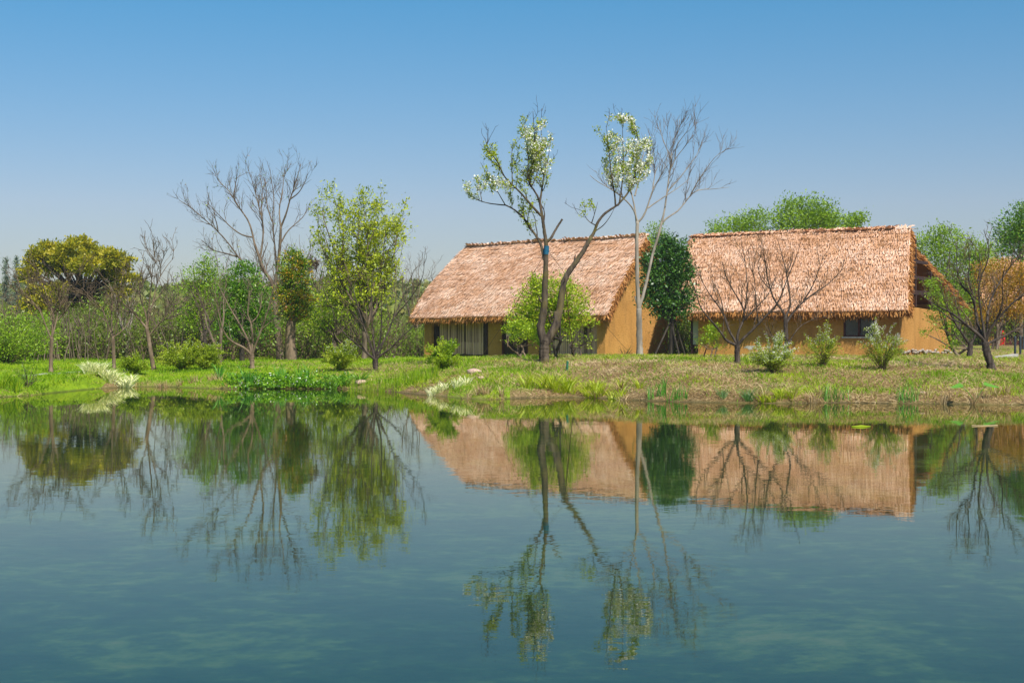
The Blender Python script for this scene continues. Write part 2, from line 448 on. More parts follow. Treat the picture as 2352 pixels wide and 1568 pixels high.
def leafy_tree(name, label, px, Y, blobs, seed, leafm, nclump, per, cr, size, bark='grey', trunk_w=.12, group=None, cat='tree', fork_py=None, stems=1, twig_d=1.0, **kw):
    rng = np.random.default_rng(seed); b = here(px, Y) if not isinstance(px, np.ndarray) else px
    Y = b[1]
    root = thing(name, label, cat, b, group)
    m = M(); C, E = blob_leaves(m, blobs, Y, rng, nclump, per, cr, size, **kw)
    t = M(); lo = min(c[2] - e[2] for c, e in zip(C, E)); lo = max(lo, b[2] + .2)
    n = 12; s = np.linspace(0, 1, n)[:, None]
    uniq = []
    for bl in blobs:
        dy = bl[4] if len(bl) > 4 else 0
        uniq.append(np.array([(bl[0] - CX) * (Y + dy) / F, Y + dy, CAMZ + (HY - bl[1]) * (Y + dy) / F]))
    cen = np.mean(uniq, 0)
    fz = lo + .1 * (cen[2] - lo) if fork_py is None else CAMZ + (HY - fork_py) * Y / F
    P, R = [], []
    for k in range(stems):
        bb = b + (np.array([rng.normal() * .12, rng.normal() * .12, 0]) if stems > 1 else 0)
        tp = np.array([b[0] * .75 + cen[0] * .25, b[1], fz]) + (rng.normal(size=3) * [.25, .25, .05] if stems > 1 else 0)
        q = bb + (tp - bb) * s; q[1:-1] += np.cumsum(rng.normal(size=(n - 2, 3)) * .012, 0) * [1, 1, 0]; q[0, 2] -= .1
        P.append(q); R.append(trunk_w * np.linspace(1.1, .8, n))
    for u in uniq:
        st = P[rng.integers(stems)][-1]
        for j in range(2):
            e = u + rng.normal(size=3) * .25 * np.linalg.norm(E[0]) * .5
            mid = st * .5 + e * .5 + np.array([0, 0, -.05]) + rng.normal(size=3) * .1
            P.append(resample(np.array([st - [0, 0, .05], mid, e]), n)); R.append(trunk_w * .55 * np.linspace(1, .15, n))
    P = np.array(P); R = np.array(R)
    tubes(t, P, R, 6)
    p, q, _ = sprout(P[stems:], R[stems:], rng, twig_d, (.3, 1.0), rmin=.006, rr=.5)
    tubes(t, p, q, 3, cap=False)
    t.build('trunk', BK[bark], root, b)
    m.build('crown', G[leafm], root, b)
    return root

def bush(name, label, b, w, h, seed, leafm, nst=26, nleaf=2500, size=(.03, .06), arch=.8, flowers=0, fsize=(.018, .03), group=None, cat='bush', ftop=.35, twig='twig', stem_r=.008, spread=.04, low=.0, tw=2.0, fper=3, open_=.1):
    rng = np.random.default_rng(seed)
    if w > 20: w, h = w * b[1] / F, 1.15 * h * b[1] / F; spread *= .6; open_ *= .6
    root = thing(name, label, cat, b, group)
    n = 10; az = rng.random(nst) * 2 * np.pi; k = np.sqrt(rng.random(nst)) * .95 + .05
    hh = h * (1 - .45 * k ** 2) * rng.uniform(.35, 1.05, nst)
    P = np.empty((nst, n, 3)); s = np.linspace(0, 1, n)
    dx = np.cos(az) * k * w * .5; dy = np.sin(az) * k * w * .5
    bend = s[None, :] ** (1 + arch * .15)
    drop = arch * k[:, None] * s[None, :] ** 3 * h * .28
    P[:, :, 0] = b[0] + np.cos(az)[:, None] * open_ * rng.random((nst, 1)) + dx[:, None] * bend
    P[:, :, 1] = b[1] + np.sin(az)[:, None] * open_ * rng.random((nst, 1)) + dy[:, None] * bend
    P[:, :, 2] = b[2] - .04 + (hh[:, None] + drop.max(1, keepdims=True)) * s[None, :] ** .85 - drop
    P[:, 2:] += np.cumsum(rng.normal(size=(nst, n - 2, 3)) * .008 * h, 1)
    R = stem_r * np.linspace(1.2, .35, n)[None, :] * rng.uniform(.7, 1.3, (nst, 1))
    st = M(); tubes(st, P, R, 4, rng.random(nst), cap=False)
    p, r, _ = sprout(P, R, rng, tw, (h * .15, h * .4), rmin=.003, t0=.3, up=.05 if arch > .5 else .2, wig=.2)
    tubes(st, p, r, 3, rng.random(len(p)), cap=False)
    st.build('stems', BK[twig], root, b)
    src = np.concatenate([resample_set(P, 6), p]) if len(p) else resample_set(P, 6)
    pp, d = along(src, rng, nleaf, low + .15)
    pp = pp + rng.normal(size=pp.shape) * spread; kz = pp[:, 2] > b[2] + .02
    pp, d = pp[kz], d[kz]
    m = M(); leaves(m, pp, norm(d * .6 + rng.normal(size=pp.shape) * .6), rng, size, .5, np.clip(vn(pp[:, 0] * 5, pp[:, 2] * 5, seed) * .7 + rng.random(len(pp)) * .5 - .1, 0, 1))
    m.build('foliage', G[leafm], root, b)
    if flowers:
        pp, d = along(src, rng, flowers * 3, .3)
        hz = (pp[:, 2] - b[2]) / h
        kz = rng.random(len(pp)) < np.clip((hz - ftop) * 2.2, 0, 1)
        pp = np.repeat(pp[kz][:flowers], fper, 0); pp = pp + rng.normal(size=pp.shape) * .02 + [0, 0, .015]
        f = M(); leaves(f, pp, norm(rng.normal(size=pp.shape) + [0, 0, .6]), rng, fsize, .8)
        f.build('blossom', G['flower'], root, b)
    return root
# ------------------------------------------------------------------ camera, sun, sky
cam = bpy.data.cameras.new('camera'); cam.lens = 36 * F / 2352; cam.sensor_width = 36; cam.clip_end = 3000; cam.clip_start = .1
co = bpy.data.objects.new('camera', cam); COL.objects.link(co); co.location = (0, 0, CAMZ)
co.rotation_euler = (math.radians(90) - math.atan((784 - HY) / F), 0, 0)
sc.camera = co

EL, AZ = math.radians(50), math.radians(-63)
sd = Vector((math.cos(AZ) * math.cos(EL), math.sin(AZ) * math.cos(EL), math.sin(EL)))
su = bpy.data.lights.new('sun', 'SUN'); su.energy = 5.0; su.angle = math.radians(.5); su.color = (1, .95, .86)
so = bpy.data.objects.new('sun', su); COL.objects.link(so); so.rotation_euler = sd.to_track_quat('Z', 'Y').to_euler(); so.location = (20, -20, 40)

w = bpy.data.worlds.new('World'); sc.world = w; w.use_nodes = True; nt = w.node_tree; nt.nodes.clear()
SKY0, SKY1, SKY2 = (.50, .47, .48), (.59, .555, .595), (.38, .635, .71)
sky = nt.nodes.new('ShaderNodeTexSky'); sky.sky_type = 'NISHITA'; sky.sun_disc = False
sky.sun_elevation = EL; sky.sun_rotation = math.radians(90) - AZ; sky.air_density = 1.0; sky.dust_density = .6; sky.ozone_density = 2.5
gen = node(nt, 'ShaderNodeTexCoord').outputs['Generated']
sz = node(nt, 'ShaderNodeSeparateXYZ', {0: gen})
hz = ramp(nt, node(nt, 'ShaderNodeMapRange', {0: sz.outputs[2], 1: -.05, 2: .5}).outputs[0], [(.09, SKY0), (.25, SKY1), (.52, SKY2), (1.0, (1, 1, 1))])
skc = mixc(nt, 1.0, sky.outputs[0], hz, 'MULTIPLY')
hs = node(nt, 'ShaderNodeHueSaturation', {'Hue': .5, 'Saturation': 1.1, 'Value': 1.0, 'Color': skc})
bg = node(nt, 'ShaderNodeBackground', {'Color': hs.outputs[0], 'Strength': .118})
wo = nt.nodes.new('ShaderNodeOutputWorld'); nt.links.new(bg.outputs[0], wo.inputs[0])
sc.view_settings.view_transform = 'Standard'; sc.view_settings.look = 'None'; sc.view_settings.exposure = .48; sc.view_settings.gamma = 1
sc.cycles.max_bounces = 8; sc.cycles.transparent_max_bounces = 8; sc.cycles.caustics_reflective = False; sc.cycles.caustics_refractive = False
sc.cycles.use_denoising = True

# ------------------------------------------------------------------ ground and pond
def dryness(X, Y):
    D = np.interp(X, [-30, -8, -4, -1, 2, 6, 40], [.06, .10, .28, .40, .66, .70, .70])
    D = D + (vn(X * .5, Y * .35, 11) - .5) * .55 + (vn(X * 2.2, Y * 1.6, 12) - .5) * .4
    D = D - .35 * sm((Y - 62) / 12) * (X < 12)
    t = Y - shore(X)
    D = D + .36 * (1 - sm((t - .25) / .6)) * (.4 + vn(X * .7, 0, 14))
    return np.clip(D, 0, 1)

gx = np.concatenate([np.linspace(-420, -62, 40), np.arange(-60, 70.1, .55), np.linspace(74, 420, 36)])
gy = np.concatenate([np.arange(-8, 33, 1.0), np.arange(33, 60, .22), np.arange(60, 112, 1.0), np.linspace(114, 620, 90)])
GX, GY = np.meshgrid(gx, gy, indexing='ij'); GZ = ground(GX, GY)
nx, ny = GX.shape
ii = (np.arange(nx - 1)[:, None] * ny + np.arange(ny - 1)[None, :])
q = np.stack([ii, ii + ny, ii + ny + 1, ii + 1], -1).reshape(-1, 4)
cxy = np.stack([GX, GY, GZ], -1)
fcx = (GX[:-1, :-1] + GX[1:, 1:]) / 2; fcy = (GY[:-1, :-1] + GY[1:, 1:]) / 2
gm, nt, out = mat('earth and turf')
a = node(nt, 'ShaderNodeAttribute', attribute_name='tint')
n1 = noise(nt, 1.6, 6, .65); n2 = noise(nt, 14, 5, .7)
green = ramp(nt, n1.outputs['Fac'], [(.3, (.10, .17, .008)), (.55, (.18, .28, .010)), (.75, (.25, .31, .014))])
soil = ramp(nt, n2.outputs['Fac'], [(.28, (.06, .038, .017)), (.5, (.17, .115, .05)), (.72, (.42, .31, .16))])
ad = node(nt, 'ShaderNodeMath', {0: a.outputs['Fac'], 1: node(nt, 'ShaderNodeMath', {0: n2.outputs['Fac'], 1: -.5}, operation='ADD').outputs[0]}, operation='ADD')
c = mixc(nt, ramp(nt, ad.outputs[0], [(.25, (0, 0, 0)), (.65, (1, 1, 1))]), green, soil)
# wet, silty and weed-grown where the ground lies under the pond
geo = node(nt, 'ShaderNodeNewGeometry'); sep = node(nt, 'ShaderNodeSeparateXYZ', {0: geo.outputs['Position']})
uw = node(nt, 'ShaderNodeMapRange', {0: sep.outputs[2], 1: -.12, 2: .06, 3: 1.0, 4: 0.0})
wn = noise(nt, 3.6, 7, .66, stretch=(.8, 1.0, 1)); wn2 = noise(nt, .42, 5, .6)
wsum = node(nt, 'ShaderNodeMath', {0: wn.outputs['Fac'], 1: node(nt, 'ShaderNodeMath', {0: wn2.outputs['Fac'], 1: 1.1}, operation='MULTIPLY').outputs[0]}, operation='ADD')
wsum = node(nt, 'ShaderNodeMath', {0: wsum.outputs[0], 1: .66}, operation='MULTIPLY')
bedc = ramp(nt, wsum.outputs[0], [(.58, (.020, .055, .024)), (.70, (.08, .135, .04)), (.80, (.30, .34, .08)), (.90, (.58, .45, .16))])
c = mixc(nt, uw.outputs[0], c, bedc)
wet = node(nt, 'ShaderNodeMapRange', {0: sep.outputs[2], 1: .0, 2: .06, 3: .6, 4: 0.0}); c = mixc(nt, wet.outputs[0], c, (.05, .035, .015))
bp = node(nt, 'ShaderNodeBump', {'Height': n2.outputs['Fac'], 'Strength': .7, 'Distance': .05})
p = node(nt, 'ShaderNodeBsdfPrincipled', {'Base Color': c, 'Roughness': .95, 'Specular IOR Level': .1, 'Normal': bp.outputs[0]})
nt.links.new(p.outputs[0], out.inputs[0])
m = M(); m.add(cxy.reshape(-1, 3), q, dryness(fcx, fcy).ravel())
tag(m.build('ground', gm), 'grassy pond bank rising to the houses, green on the left and straw strewn on the right', kind='structure')

wm, nt, out = mat('pond water')
tc = node(nt, 'ShaderNodeTexCoord').outputs['Object']
def slope(scale, amp):
    mp = node(nt, 'ShaderNodeMapping', {'Vector': tc, 'Scale': scale})
    t = node(nt, 'ShaderNodeTexNoise', {'Vector': mp.outputs[0], 'Scale': 1.0, 'Detail': 2.0, 'Roughness': .5})
    v = node(nt, 'ShaderNodeVectorMath', {0: t.outputs['Color'], 1: (.5, .5, .5)}, operation='SUBTRACT')
    return node(nt, 'ShaderNodeVectorMath', {0: v.outputs[0], 1: (amp * .5, amp, 0)}, operation='MULTIPLY').outputs[0]
s1 = slope((1.8, 7.0, 1), .0070); s2 = slope((7.0, 26.0, 1), .0165)
sa = node(nt, 'ShaderNodeVectorMath', {0: s1, 1: s2}, operation='ADD').outputs[0]
calm = noise(nt, .12, 3, .5, vec=tc, stretch=(.5, 1.4, 1))
cm = node(nt, 'ShaderNodeMapRange', {0: calm.outputs['Fac'], 1: .35, 2: .65, 3: .55, 4: 1.25})
sy = node(nt, 'ShaderNodeSeparateXYZ', {0: tc})
lee = node(nt, 'ShaderNodeMapRange', {0: sy.outputs[1], 1: 20.0, 2: 34.0, 3: 1.0, 4: .35})
k = node(nt, 'ShaderNodeMath', {0: cm.outputs[0], 1: lee.outputs[0]}, operation='MULTIPLY')
sa = node(nt, 'ShaderNodeVectorMath', {0: sa, 'Scale': k.outputs[0]}, operation='SCALE').outputs[0]
sa = node(nt, 'ShaderNodeVectorMath', {0: sa, 1: (0, 0, 1)}, operation='ADD').outputs[0]
nv = node(nt, 'ShaderNodeVectorMath', {0: sa}, operation='NORMALIZE').outputs[0]
fr = node(nt, 'ShaderNodeFresnel', {'IOR': 1.333, 'Normal': nv})
gl = node(nt, 'ShaderNodeBsdfGlossy', {'Color': (1, .97, .83, 1), 'Roughness': 0.0, 'Normal': nv})
tr = node(nt, 'ShaderNodeBsdfTransparent', {'Color': (.60, .80, .72, 1)})
df = node(nt, 'ShaderNodeBsdfDiffuse', {'Color': (.008, .030, .018, 1)})
un = node(nt, 'ShaderNodeMixShader', {0: .22, 1: tr.outputs[0], 2: df.outputs[0]})
mx = node(nt, 'ShaderNodeMixShader', {0: fr.outputs[0], 1: un.outputs[0], 2: gl.outputs[0]})
nt.links.new(mx.outputs[0], out.inputs[0])
m = M(); m.add([[-100, -6, 0], [100, -6, 0], [100, 62, 0], [-100, 62, 0]], [[0, 1, 2, 3]])
tag(m.build('water', wm), 'calm clear pond mirroring houses and trees', kind='structure')

# ------------------------------------------------------------------ grass
rng = np.random.default_rng(5)
def scatter(n, y0, y1, pw=1.6, xm=.36):
    u = rng.random(n); Y = (y0 ** -pw + u * (y1 ** -pw - y0 ** -pw)) ** (-1 / pw)
    X = (rng.random(n) - .5) * 2 * xm * (Y + 4)
    t = Y - shore(X); k = t > .02
    return X[k], Y[k], t[k]
def lay(X, Y): return np.stack([X, Y, ground(X, Y) - .01], 1)
X, Y, t = scatter(420000, 34, 92, xm=.47)
D = dryness(X, Y); dry = rng.random(len(X)) < D * .95
gX, gY = X[~dry], Y[~dry]
ht = .035 + .09 * vn(gX * 1.5, gY * 1.5, 20) ** 2 + .05 * rng.random(len(gX)) ** 2
az = rng.random(len(gX)) * 6.283
d = np.stack([np.cos(az) * .5, np.sin(az) * .5, np.ones(len(gX))], 1); l = np.stack([np.cos(az), np.sin(az), .25 + 0 * az], 1)
m = M(); blades(m, lay(gX, gY), d, l, ht * 1.4, .012 + .012 * rng.random(len(gX)), rng, 2, np.clip(vn(gX * .9, gY * .9, 21) * .7 + rng.random(len(gX)) * .45 - .08, 0, 1))
tag(m.build('grass', G['grass']), 'short fresh grass over the pond bank', kind='stuff')
gX, gY = X[dry], Y[dry]; n = len(gX)
az = rng.random(n) * 6.283; lie = rng.random(n) ** .6
d = np.stack([np.cos(az) * (.4 + lie * 1.5), np.sin(az) * (.4 + lie * 1.5), 1.0 - .75 * lie], 1); l = np.stack([np.cos(az), np.sin(az), .15 - .35 * lie], 1)
m = M(); blades(m, lay(gX, gY) + [0, 0, .012], d, l, .05 + .17 * rng.random(n) ** 2, .009 + .012 * rng.random(n), rng, 2, np.clip(vn(gX * 1.1, gY * 1.1, 22) * .6 + rng.random(n) * .5, 0, 1))
tag(m.build('straw', G['dry']), 'dry straw and dead grass lying on the bank', kind='stuff')

# ------------------------------------------------------------------ houses
thatch_m = tint_mat('thatch', [(0, (.20, .09, .035)), (.25, (.52, .275, .135)), (.6, (.71, .425, .265)), (1, (.86, .63, .465))])
rust_m = tint_mat('rusty thatch ends', [(0, (.20, .08, .02)), (.4, (.46, .20, .055)), (.75, (.60, .32, .11)), (1, (.70, .44, .22))])
wall_m, nt, out = mat('ochre clay plaster')
n1 = noise(nt, .9, 5, .6); n2 = noise(nt, 7, 6, .7, stretch=(1, 1, 2.6)); n3 = noise(nt, 30, 3, .6, stretch=(1, 1, 2))
c = ramp(nt, n1.outputs['Fac'], [(.3, (.57, .285, .075)), (.7, (.69, .365, .11))])
c = mixc(nt, ramp(nt, n2.outputs['Fac'], [(.30, (.8, .8, .8)), (.46, (0, 0, 0))]), c, (.36, .165, .04))
n4 = noise(nt, 1.0, 5, .65, stretch=(2.2, 2.2, .5)); c = mixc(nt, ramp(nt, n4.outputs['Fac'], [(.52, (0, 0, 0)), (.72, (.5, .5, .5))]), c, (.36, .19, .065))
bs = node(nt, 'ShaderNodeMath', {0: n2.outputs['Fac'], 1: n3.outputs['Fac']}, operation='ADD')
bp = node(nt, 'ShaderNodeBump', {'Height': bs.outputs[0], 'Strength': 1.0, 'Distance': .09})
p = node(nt, 'ShaderNodeBsdfPrincipled', {'Base Color': c, 'Roughness': .95, 'Specular IOR Level': .1, 'Normal': bp.outputs[0]})
nt.links.new(p.outputs[0], out.inputs[0])
wood_m = plain_mat('dark red brown timber', (.035, .016, .012), .55, .5, 5, .3, stretch=(4, 4, .6))
frame_m = plain_mat('maroon window frame', (.07, .018, .014), .45, .3, 6)
cane_m = tint_mat('weathered cane', [(0, (.10, .06, .05)), (.4, (.46, .28, .225)), (.8, (.72, .47, .37)), (1, (.78, .52, .35))])
glass_m, nt, out = mat('window glass')
p = node(nt, 'ShaderNodeBsdfPrincipled', {'Base Color': (.03, .045, .045, 1), 'Roughness': .06, 'Specular IOR Level': .8}); nt.links.new(p.outputs[0], out.inputs[0])
curtain_m = plain_mat('pale curtain', (.30, .34, .30), .9, .15, 9, .1, stretch=(6, 1, .3))
stone_m = plain_mat('grey stone', (.30, .26, .21), .9, .3, 7, .2, bump=.6)
conc_m = plain_mat('pale concrete', (.42, .40, .36), .9, .2, 5, .2, bump=.3)
red_m = plain_mat('red paint', (.62, .02, .015), .5, .1)
redp_m = plain_mat('red print', (.45, .06, .05), .6, .1); white_m = plain_mat('white paper', (.62, .60, .55), .7, .06)
panel_m = plain_mat('pale grey green board', (.34, .36, .28), .6, .08)
metal_m = plain_mat('dark painted metal', (.030, .04, .05), .4, .2)
steel_m = plain_mat('brushed handle', (.35, .32, .27), .3, .1, metal=1.0)

class House:
    def __init__(s, name, label, C, ang, L, Wd, zb, group=None):
        s.C = np.array([C[0], C[1]]); s.u = np.array([math.cos(ang), -math.sin(ang)]); s.v = np.array([math.sin(ang), math.cos(ang)])
        s.L, s.W, s.zb = L, Wd, zb
        s.root = thing(name, label, 'house', (C[0], C[1], zb), group, -ang)
    def lx(s, px, y=0.0):
        k = (px - CX) / F; c = s.C + s.v * y
        return (k * c[1] - c[0]) / (s.u[0] - k * s.u[1])
    def lz(s, py, x, y=0.0):
        Y = s.C[1] + s.u[1] * x + s.v[1] * y
        return CAMZ + (HY - py) * Y / F - s.zb
    def part(s, name, m, ma, parent=None, smooth=False):
        return m.build(name, ma, parent or s.root, smooth=smooth)

def slope_sheet(rng, e, r, xl, xr, nx=40, nt_=14, bulge=.12):
    """grid on a roof slope; e, r = (y, z) of eave and ridge; xl, xr = ends as functions of 0..1 up the slope"""
    t = np.linspace(0, 1, nt_)
    y = e[0] + (r[0] - e[0]) * t; z = e[1] + (r[1] - e[1]) * t
    nrm = np.array([-(r[1] - e[1]) * np.sign(r[0] - e[0]), abs(r[0] - e[0])]); nrm = nrm / np.linalg.norm(nrm)
    b = bulge * np.sin(np.pi * t)
    y = y + nrm[0] * b; z = z + nrm[1] * b
    s = np.linspace(0, 1, nx)
    X = xl(t)[None, :] + (xr(t) - xl(t))[None, :] * s[:, None]
    sag = (.04 * np.sin(X * .8 + 1) + (vn(X * .9, t[None, :] * 5, 31) - .5) * .10) * (1 - .7 * t[None, :])
    P = np.stack([X, y[None, :] + nrm[0] * sag, z[None, :] + nrm[1] * sag], -1)
    return P, np.array([0, nrm[0], nrm[1]])

def slab(m, P, nrm, th):
    nx, nt_, _ = P.shape
    a = P.reshape(-1, 3); b = a - nrm * th; N = len(a)
    i = (np.arange(nx - 1)[:, None] * nt_ + np.arange(nt_ - 1)[None, :])
    top = np.stack([i, i + nt_, i + nt_ + 1, i + 1], -1).reshape(-1, 4)
    rim = np.concatenate([np.arange(nx) * nt_, (nx - 1) * nt_ + np.arange(1, nt_), np.arange(nx - 2, -1, -1) * nt_ + nt_ - 1, np.arange(nt_ - 2, 0, -1)])
    r2 = np.roll(rim, -1)
    side = np.stack([rim, rim + N, r2 + N, r2], -1)
    m.add(np.concatenate([a, b]), np.concatenate([top, top[:, ::-1] + N, side]), .15)

def sheet_at(P, s, t):
    nx, nt_, _ = P.shape
    a = np.clip(s, 0, .99999) * (nx - 1); b = np.clip(t, 0, .99999) * (nt_ - 1); i = a.astype(int); j = b.astype(int); a = (a - i)[:, None]; b = (b - j)[:, None]
    return (P[i, j] * (1 - a) + P[i + 1, j] * a) * (1 - b) + (P[i, j + 1] * (1 - a) + P[i + 1, j + 1] * a) * b

def thatch(m, rng, P, nrm, row=.17, step=.036, ln=.30, wd=.046, lift=.075, skew=.0, tone=0.0):
    H = np.linalg.norm(P[0, -1] - P[0, 0]); Wd = np.linalg.norm(P[-1, 0] - P[0, 0])
    for j in range(int(H / row) + 2):
        n = int(Wd / step); s = (np.arange(n) + rng.random(n)) / n
        t = (j * row + (vn(s * Wd * 1.3, j * 3.3, 40) - .5) * row * .5 + rng.normal(size=n) * row * .13) / H
        k = (t < 1.02); s, t = s[k], t[k]; n = len(s)
        tip = sheet_at(P, s, t); L = ln * rng.uniform(.7, 1.25, n)
        up = sheet_at(P, s, np.clip(t + L / H, 0, 1)); dirn = norm(up - tip + 1e-6)
        dirn = norm(dirn + np.stack([rng.normal(size=n) * .22 + skew, 0 * s, 0 * s], 1))
        lf = lift * rng.uniform(.3, 1.4, n)[:, None]
        st = tip + dirn * L[:, None] + nrm * .004
        side = norm(np.cross(dirn, nrm))
        w2 = wd * rng.uniform(.6, 1.2, n)[:, None] * .5
        mid = tip + dirn * L[:, None] * .5 + nrm * (lf * .75 + .01); end = tip + nrm * lf
        V = np.stack([st - side * w2, st + side * w2, mid + side * w2, mid - side * w2, end + side * w2 * .5, end - side * w2 * .5], 1)
        o = np.arange(n)[:, None] * 6
        tint = np.clip((.28 + .55 * rng.random(n) + (vn(s * Wd * .8, t * H * 1.6, 41) - .5) * .45 + (vn(s * Wd * 3.0, j * 1.7, 43) - .5) * .35) + tone, 0, 1)
        m.add(V.reshape(-1, 3), np.concatenate([o + [0, 1, 2, 3], o + [3, 2, 4, 5]]), np.tile(tint, 2))

def fringe(m, rng, A, B, out, down, n, th, nrm, ln=(.2, .42), wd=.03, mixd=.5):
    """tufts along the edge A(0..1) through the thatch thickness, pointing out and down"""
    s = rng.random(n); dp = rng.random(n)
    p = A(s) - nrm * (dp * th)[:, None]
    d = norm(out * rng.uniform(.3, 1.0, (n, 1)) + down * rng.uniform(.4, 1.0, (n, 1)) * mixd * 2 + rng.normal(size=(n, 3)) * .18)
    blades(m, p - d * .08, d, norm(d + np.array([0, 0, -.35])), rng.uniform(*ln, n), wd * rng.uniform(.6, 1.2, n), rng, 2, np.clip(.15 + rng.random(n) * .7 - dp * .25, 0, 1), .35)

def roof(h, seed, eF, rd, eB, xlF, xrF, xlB, xrB, th=.34, step=.036, row=.175, skew=0.0, tone=0.0, nf=1.0, ridge_n=900):
    rng = np.random.default_rng(seed)
    m = M()
    PF, nF = slope_sheet(rng, eF, rd, xlF, xrF); PB, nB = slope_sheet(rng, eB, rd, xlB, xrB)
    slab(m, PF, nF, th); slab(m, PB, nB, th)
    thatch(m, rng, PF, nF, row, step, skew=skew, tone=tone); thatch(m, rng, PB, nB, row * 1.3, step * 1.6, wd=.12, tone=tone)
    ro = h.part('roof', m, thatch_m)
    f = M(); dn = lambda P: norm(P[0, 0] - P[0, -1])
    for P, nr, k in ((PF, nF, 1.0), (PB, nB, .4)):
        Wd = np.linalg.norm(P[-1, 0] - P[0, 0]); d = dn(P)
        fringe(f, rng, lambda s: sheet_at(P, s, .07 * rng.random(len(s)) ** 1.5), None, d, np.array([0, 0, -1.]), int(Wd * 380 * k * nf), th, nr, (.2, .38), .045, .22)
    h.part('eave_fringe', f, rust_m, ro)
    v = M()
    for P, nr, k in ((PF, nF, 1.0), (PB, nB, .7)):
        H = np.linalg.norm(P[0, -1] - P[0, 0]); d = dn(P)
        for e, sx in ((0, -1.), (1, 1.)):
            fringe(v, rng, lambda s: sheet_at(P, 0 * s + e, s), None, np.array([sx, 0, 0]), d, int(H * 260 * k * nf), th, nr, (.2, .42), .045, .6)
    h.part('verge', v, rust_m, ro)
    r = M(); n = int(ridge_n * nf); s = rng.random(n); p = sheet_at(PF, s, 0 * s + 1.0) + np.array([0, 0, -.01])
    sgn = np.where(rng.random(n) < .6, -1., 1.)
    d = np.stack([rng.normal(size=n) * .7 - .6, sgn * .8, .02 + 0 * s], 1); l = np.stack([rng.normal(size=n) * .5 - .3, sgn, -1.0 + 0 * s], 1)
    blades(r, p - d * .12, d, l, rng.uniform(.14, .3, n), .035, rng, 3, .25 + rng.random(n) * .75, .3)
    q = resample(sheet_at(PF, np.linspace(0, 1, 12), np.ones(12)) + np.array([0, .02, -.05]), 14)
    tubes(r, q[None], np.full((1, 14), .06), 8, .6)
    h.part('ridge', r, rust_m, ro)
    return PF, PB

def cane_screen(h, x0, x1, y, z0, z1, rng):
    m = M(); n = int((x1 - x0) / .062); x = x0 + (np.arange(n) + .5 + rng.normal(size=n) * .12) * (x1 - x0) / n
    k = 5; s = np.linspace(0, 1, k)[None, :]
    P = np.stack([x[:, None] + rng.normal(size=(n, k)) * .006, y - .02 + rng.normal(size=(n, 1)) * .012 + 0 * s, z0 + rng.normal(size=(n, 1)) * .02 + (z1 - z0) * s], -1)
    t = np.repeat(np.clip(rng.normal(.48, .36, n), 0, 1)[:, None], 4, 1); t[:, 0] += .25  # canes lighter at the foot, painting in the sunlit bottom edge
    tubes(m, P, np.full((n, k), .027) * rng.uniform(.7, 1.15, (n, 1)), 5, .5, cap=False)
    m.t[-1] = np.repeat(np.clip(t, 0, 1).ravel(), 5)
    box(m, x0, x1, y + .01, y + .03, z0, z1, .05)
    return h.part('cane_screen', m, cane_m)

# --- the left house, turned so that its right gable shows
hL = House('thatched_house', 'long thatched house with cane screens and a dark door behind the blossoming tree', (4.66, 74.0), math.radians(41.3), 12.7, 5.4, .52, 'thatched clay houses')
rng = np.random.default_rng(21); h = hL
ridge = (2.7, 6.14); eF = (-.50, 2.12); eB = (5.90, 2.12)
def under(y): return np.interp(y, [eF[0], ridge[0], eB[0]], [eF[1], ridge[1], eB[1]]) - .36
RY = .26
gx_ = lambda px: h.lx(px, RY)
xr_ = h.lx(1371, .0)
def gable(m, x0, x1, W, und, y0=0.0, zlow=-.6):
    ys = np.array([y0, W / 2, W]); zt = und(ys)
    v = []
    for x in (x0, x1): v += [[x, y0, zlow], [x, W, zlow], [x, W, zt[2]], [x, W / 2, zt[1]], [x, y0, zt[0]]]
    v = np.array(v)
    m.add(v, [[0, 5, 6, 1], [1, 6, 7, 2], [2, 7, 8, 3], [3, 8, 9, 4], [4, 9, 5, 0]], .5)
    m.add(np.zeros((0, 3)), np.array([[0, 1, 2, 3, 4], [9, 8, 7, 6, 5]]) - 10, .5)
m = M(); gable(m, xr_, 0, h.W, under); h.part('gable_wall', m, wall_m)
m = M(); gable(m, -h.L, -h.L + .55, h.W, under); h.part('gable_wall', m, wall_m)
m = M(); box(m, -h.L + .56, xr_ - .01, h.W - .3, h.W - .01, -.6, under(5.4) - .02); h.part('back_wall', m, wall_m)
top = float(under(RY)) + .02
m = M(); box(m, gx_(1121), gx_(1152), RY, RY + .3, -.6, top); box(m, gx_(1213), gx_(1263), RY, RY + .3, -.6, top); h.part('front_wall', m, wall_m)
for a_, b_ in ((997, 1006), (1111, 1121)):
    m = M(); n = 10; xx = (gx_(a_) + gx_(b_)) / 2; P = np.stack([np.full(n, xx), np.full(n, RY + .05), np.linspace(-.6, top, n)], 1)[None]
    tubes(m, P, np.full((1, n), (gx_(b_) - gx_(a_)) / 2), 10); h.part('post', m, wood_m, smooth=True)
for a_, b_ in ((1006, 1111), (1263, 1370)):
    x0, x1 = gx_(a_), gx_(b_)
    cane_screen(h, x0, min(x1, xr_ - .02), RY + .08, h.lz(813, x0, RY), top, rng)
    m = M(); box(m, x0, min(x1, xr_ - .02), RY + .02, RY + .2, -.5, h.lz(813, x0, RY) - .01); h.part('sill_beam', m, wood_m)
dx0, dx1 = gx_(1152.5), gx_(1212.5); dz0 = h.lz(822, dx0, RY); dz1 = dz0 + 2.05
m = M(); fr_ = .09
box(m, dx0, dx0 + fr_, RY, RY + .2, dz0, dz1); box(m, dx1 - fr_, dx1, RY, RY + .2, dz0, dz1); box(m, dx0 + fr_, dx1 - fr_, RY, RY + .2, dz1 - fr_, dz1)
h.part('door_frame', m, frame_m)
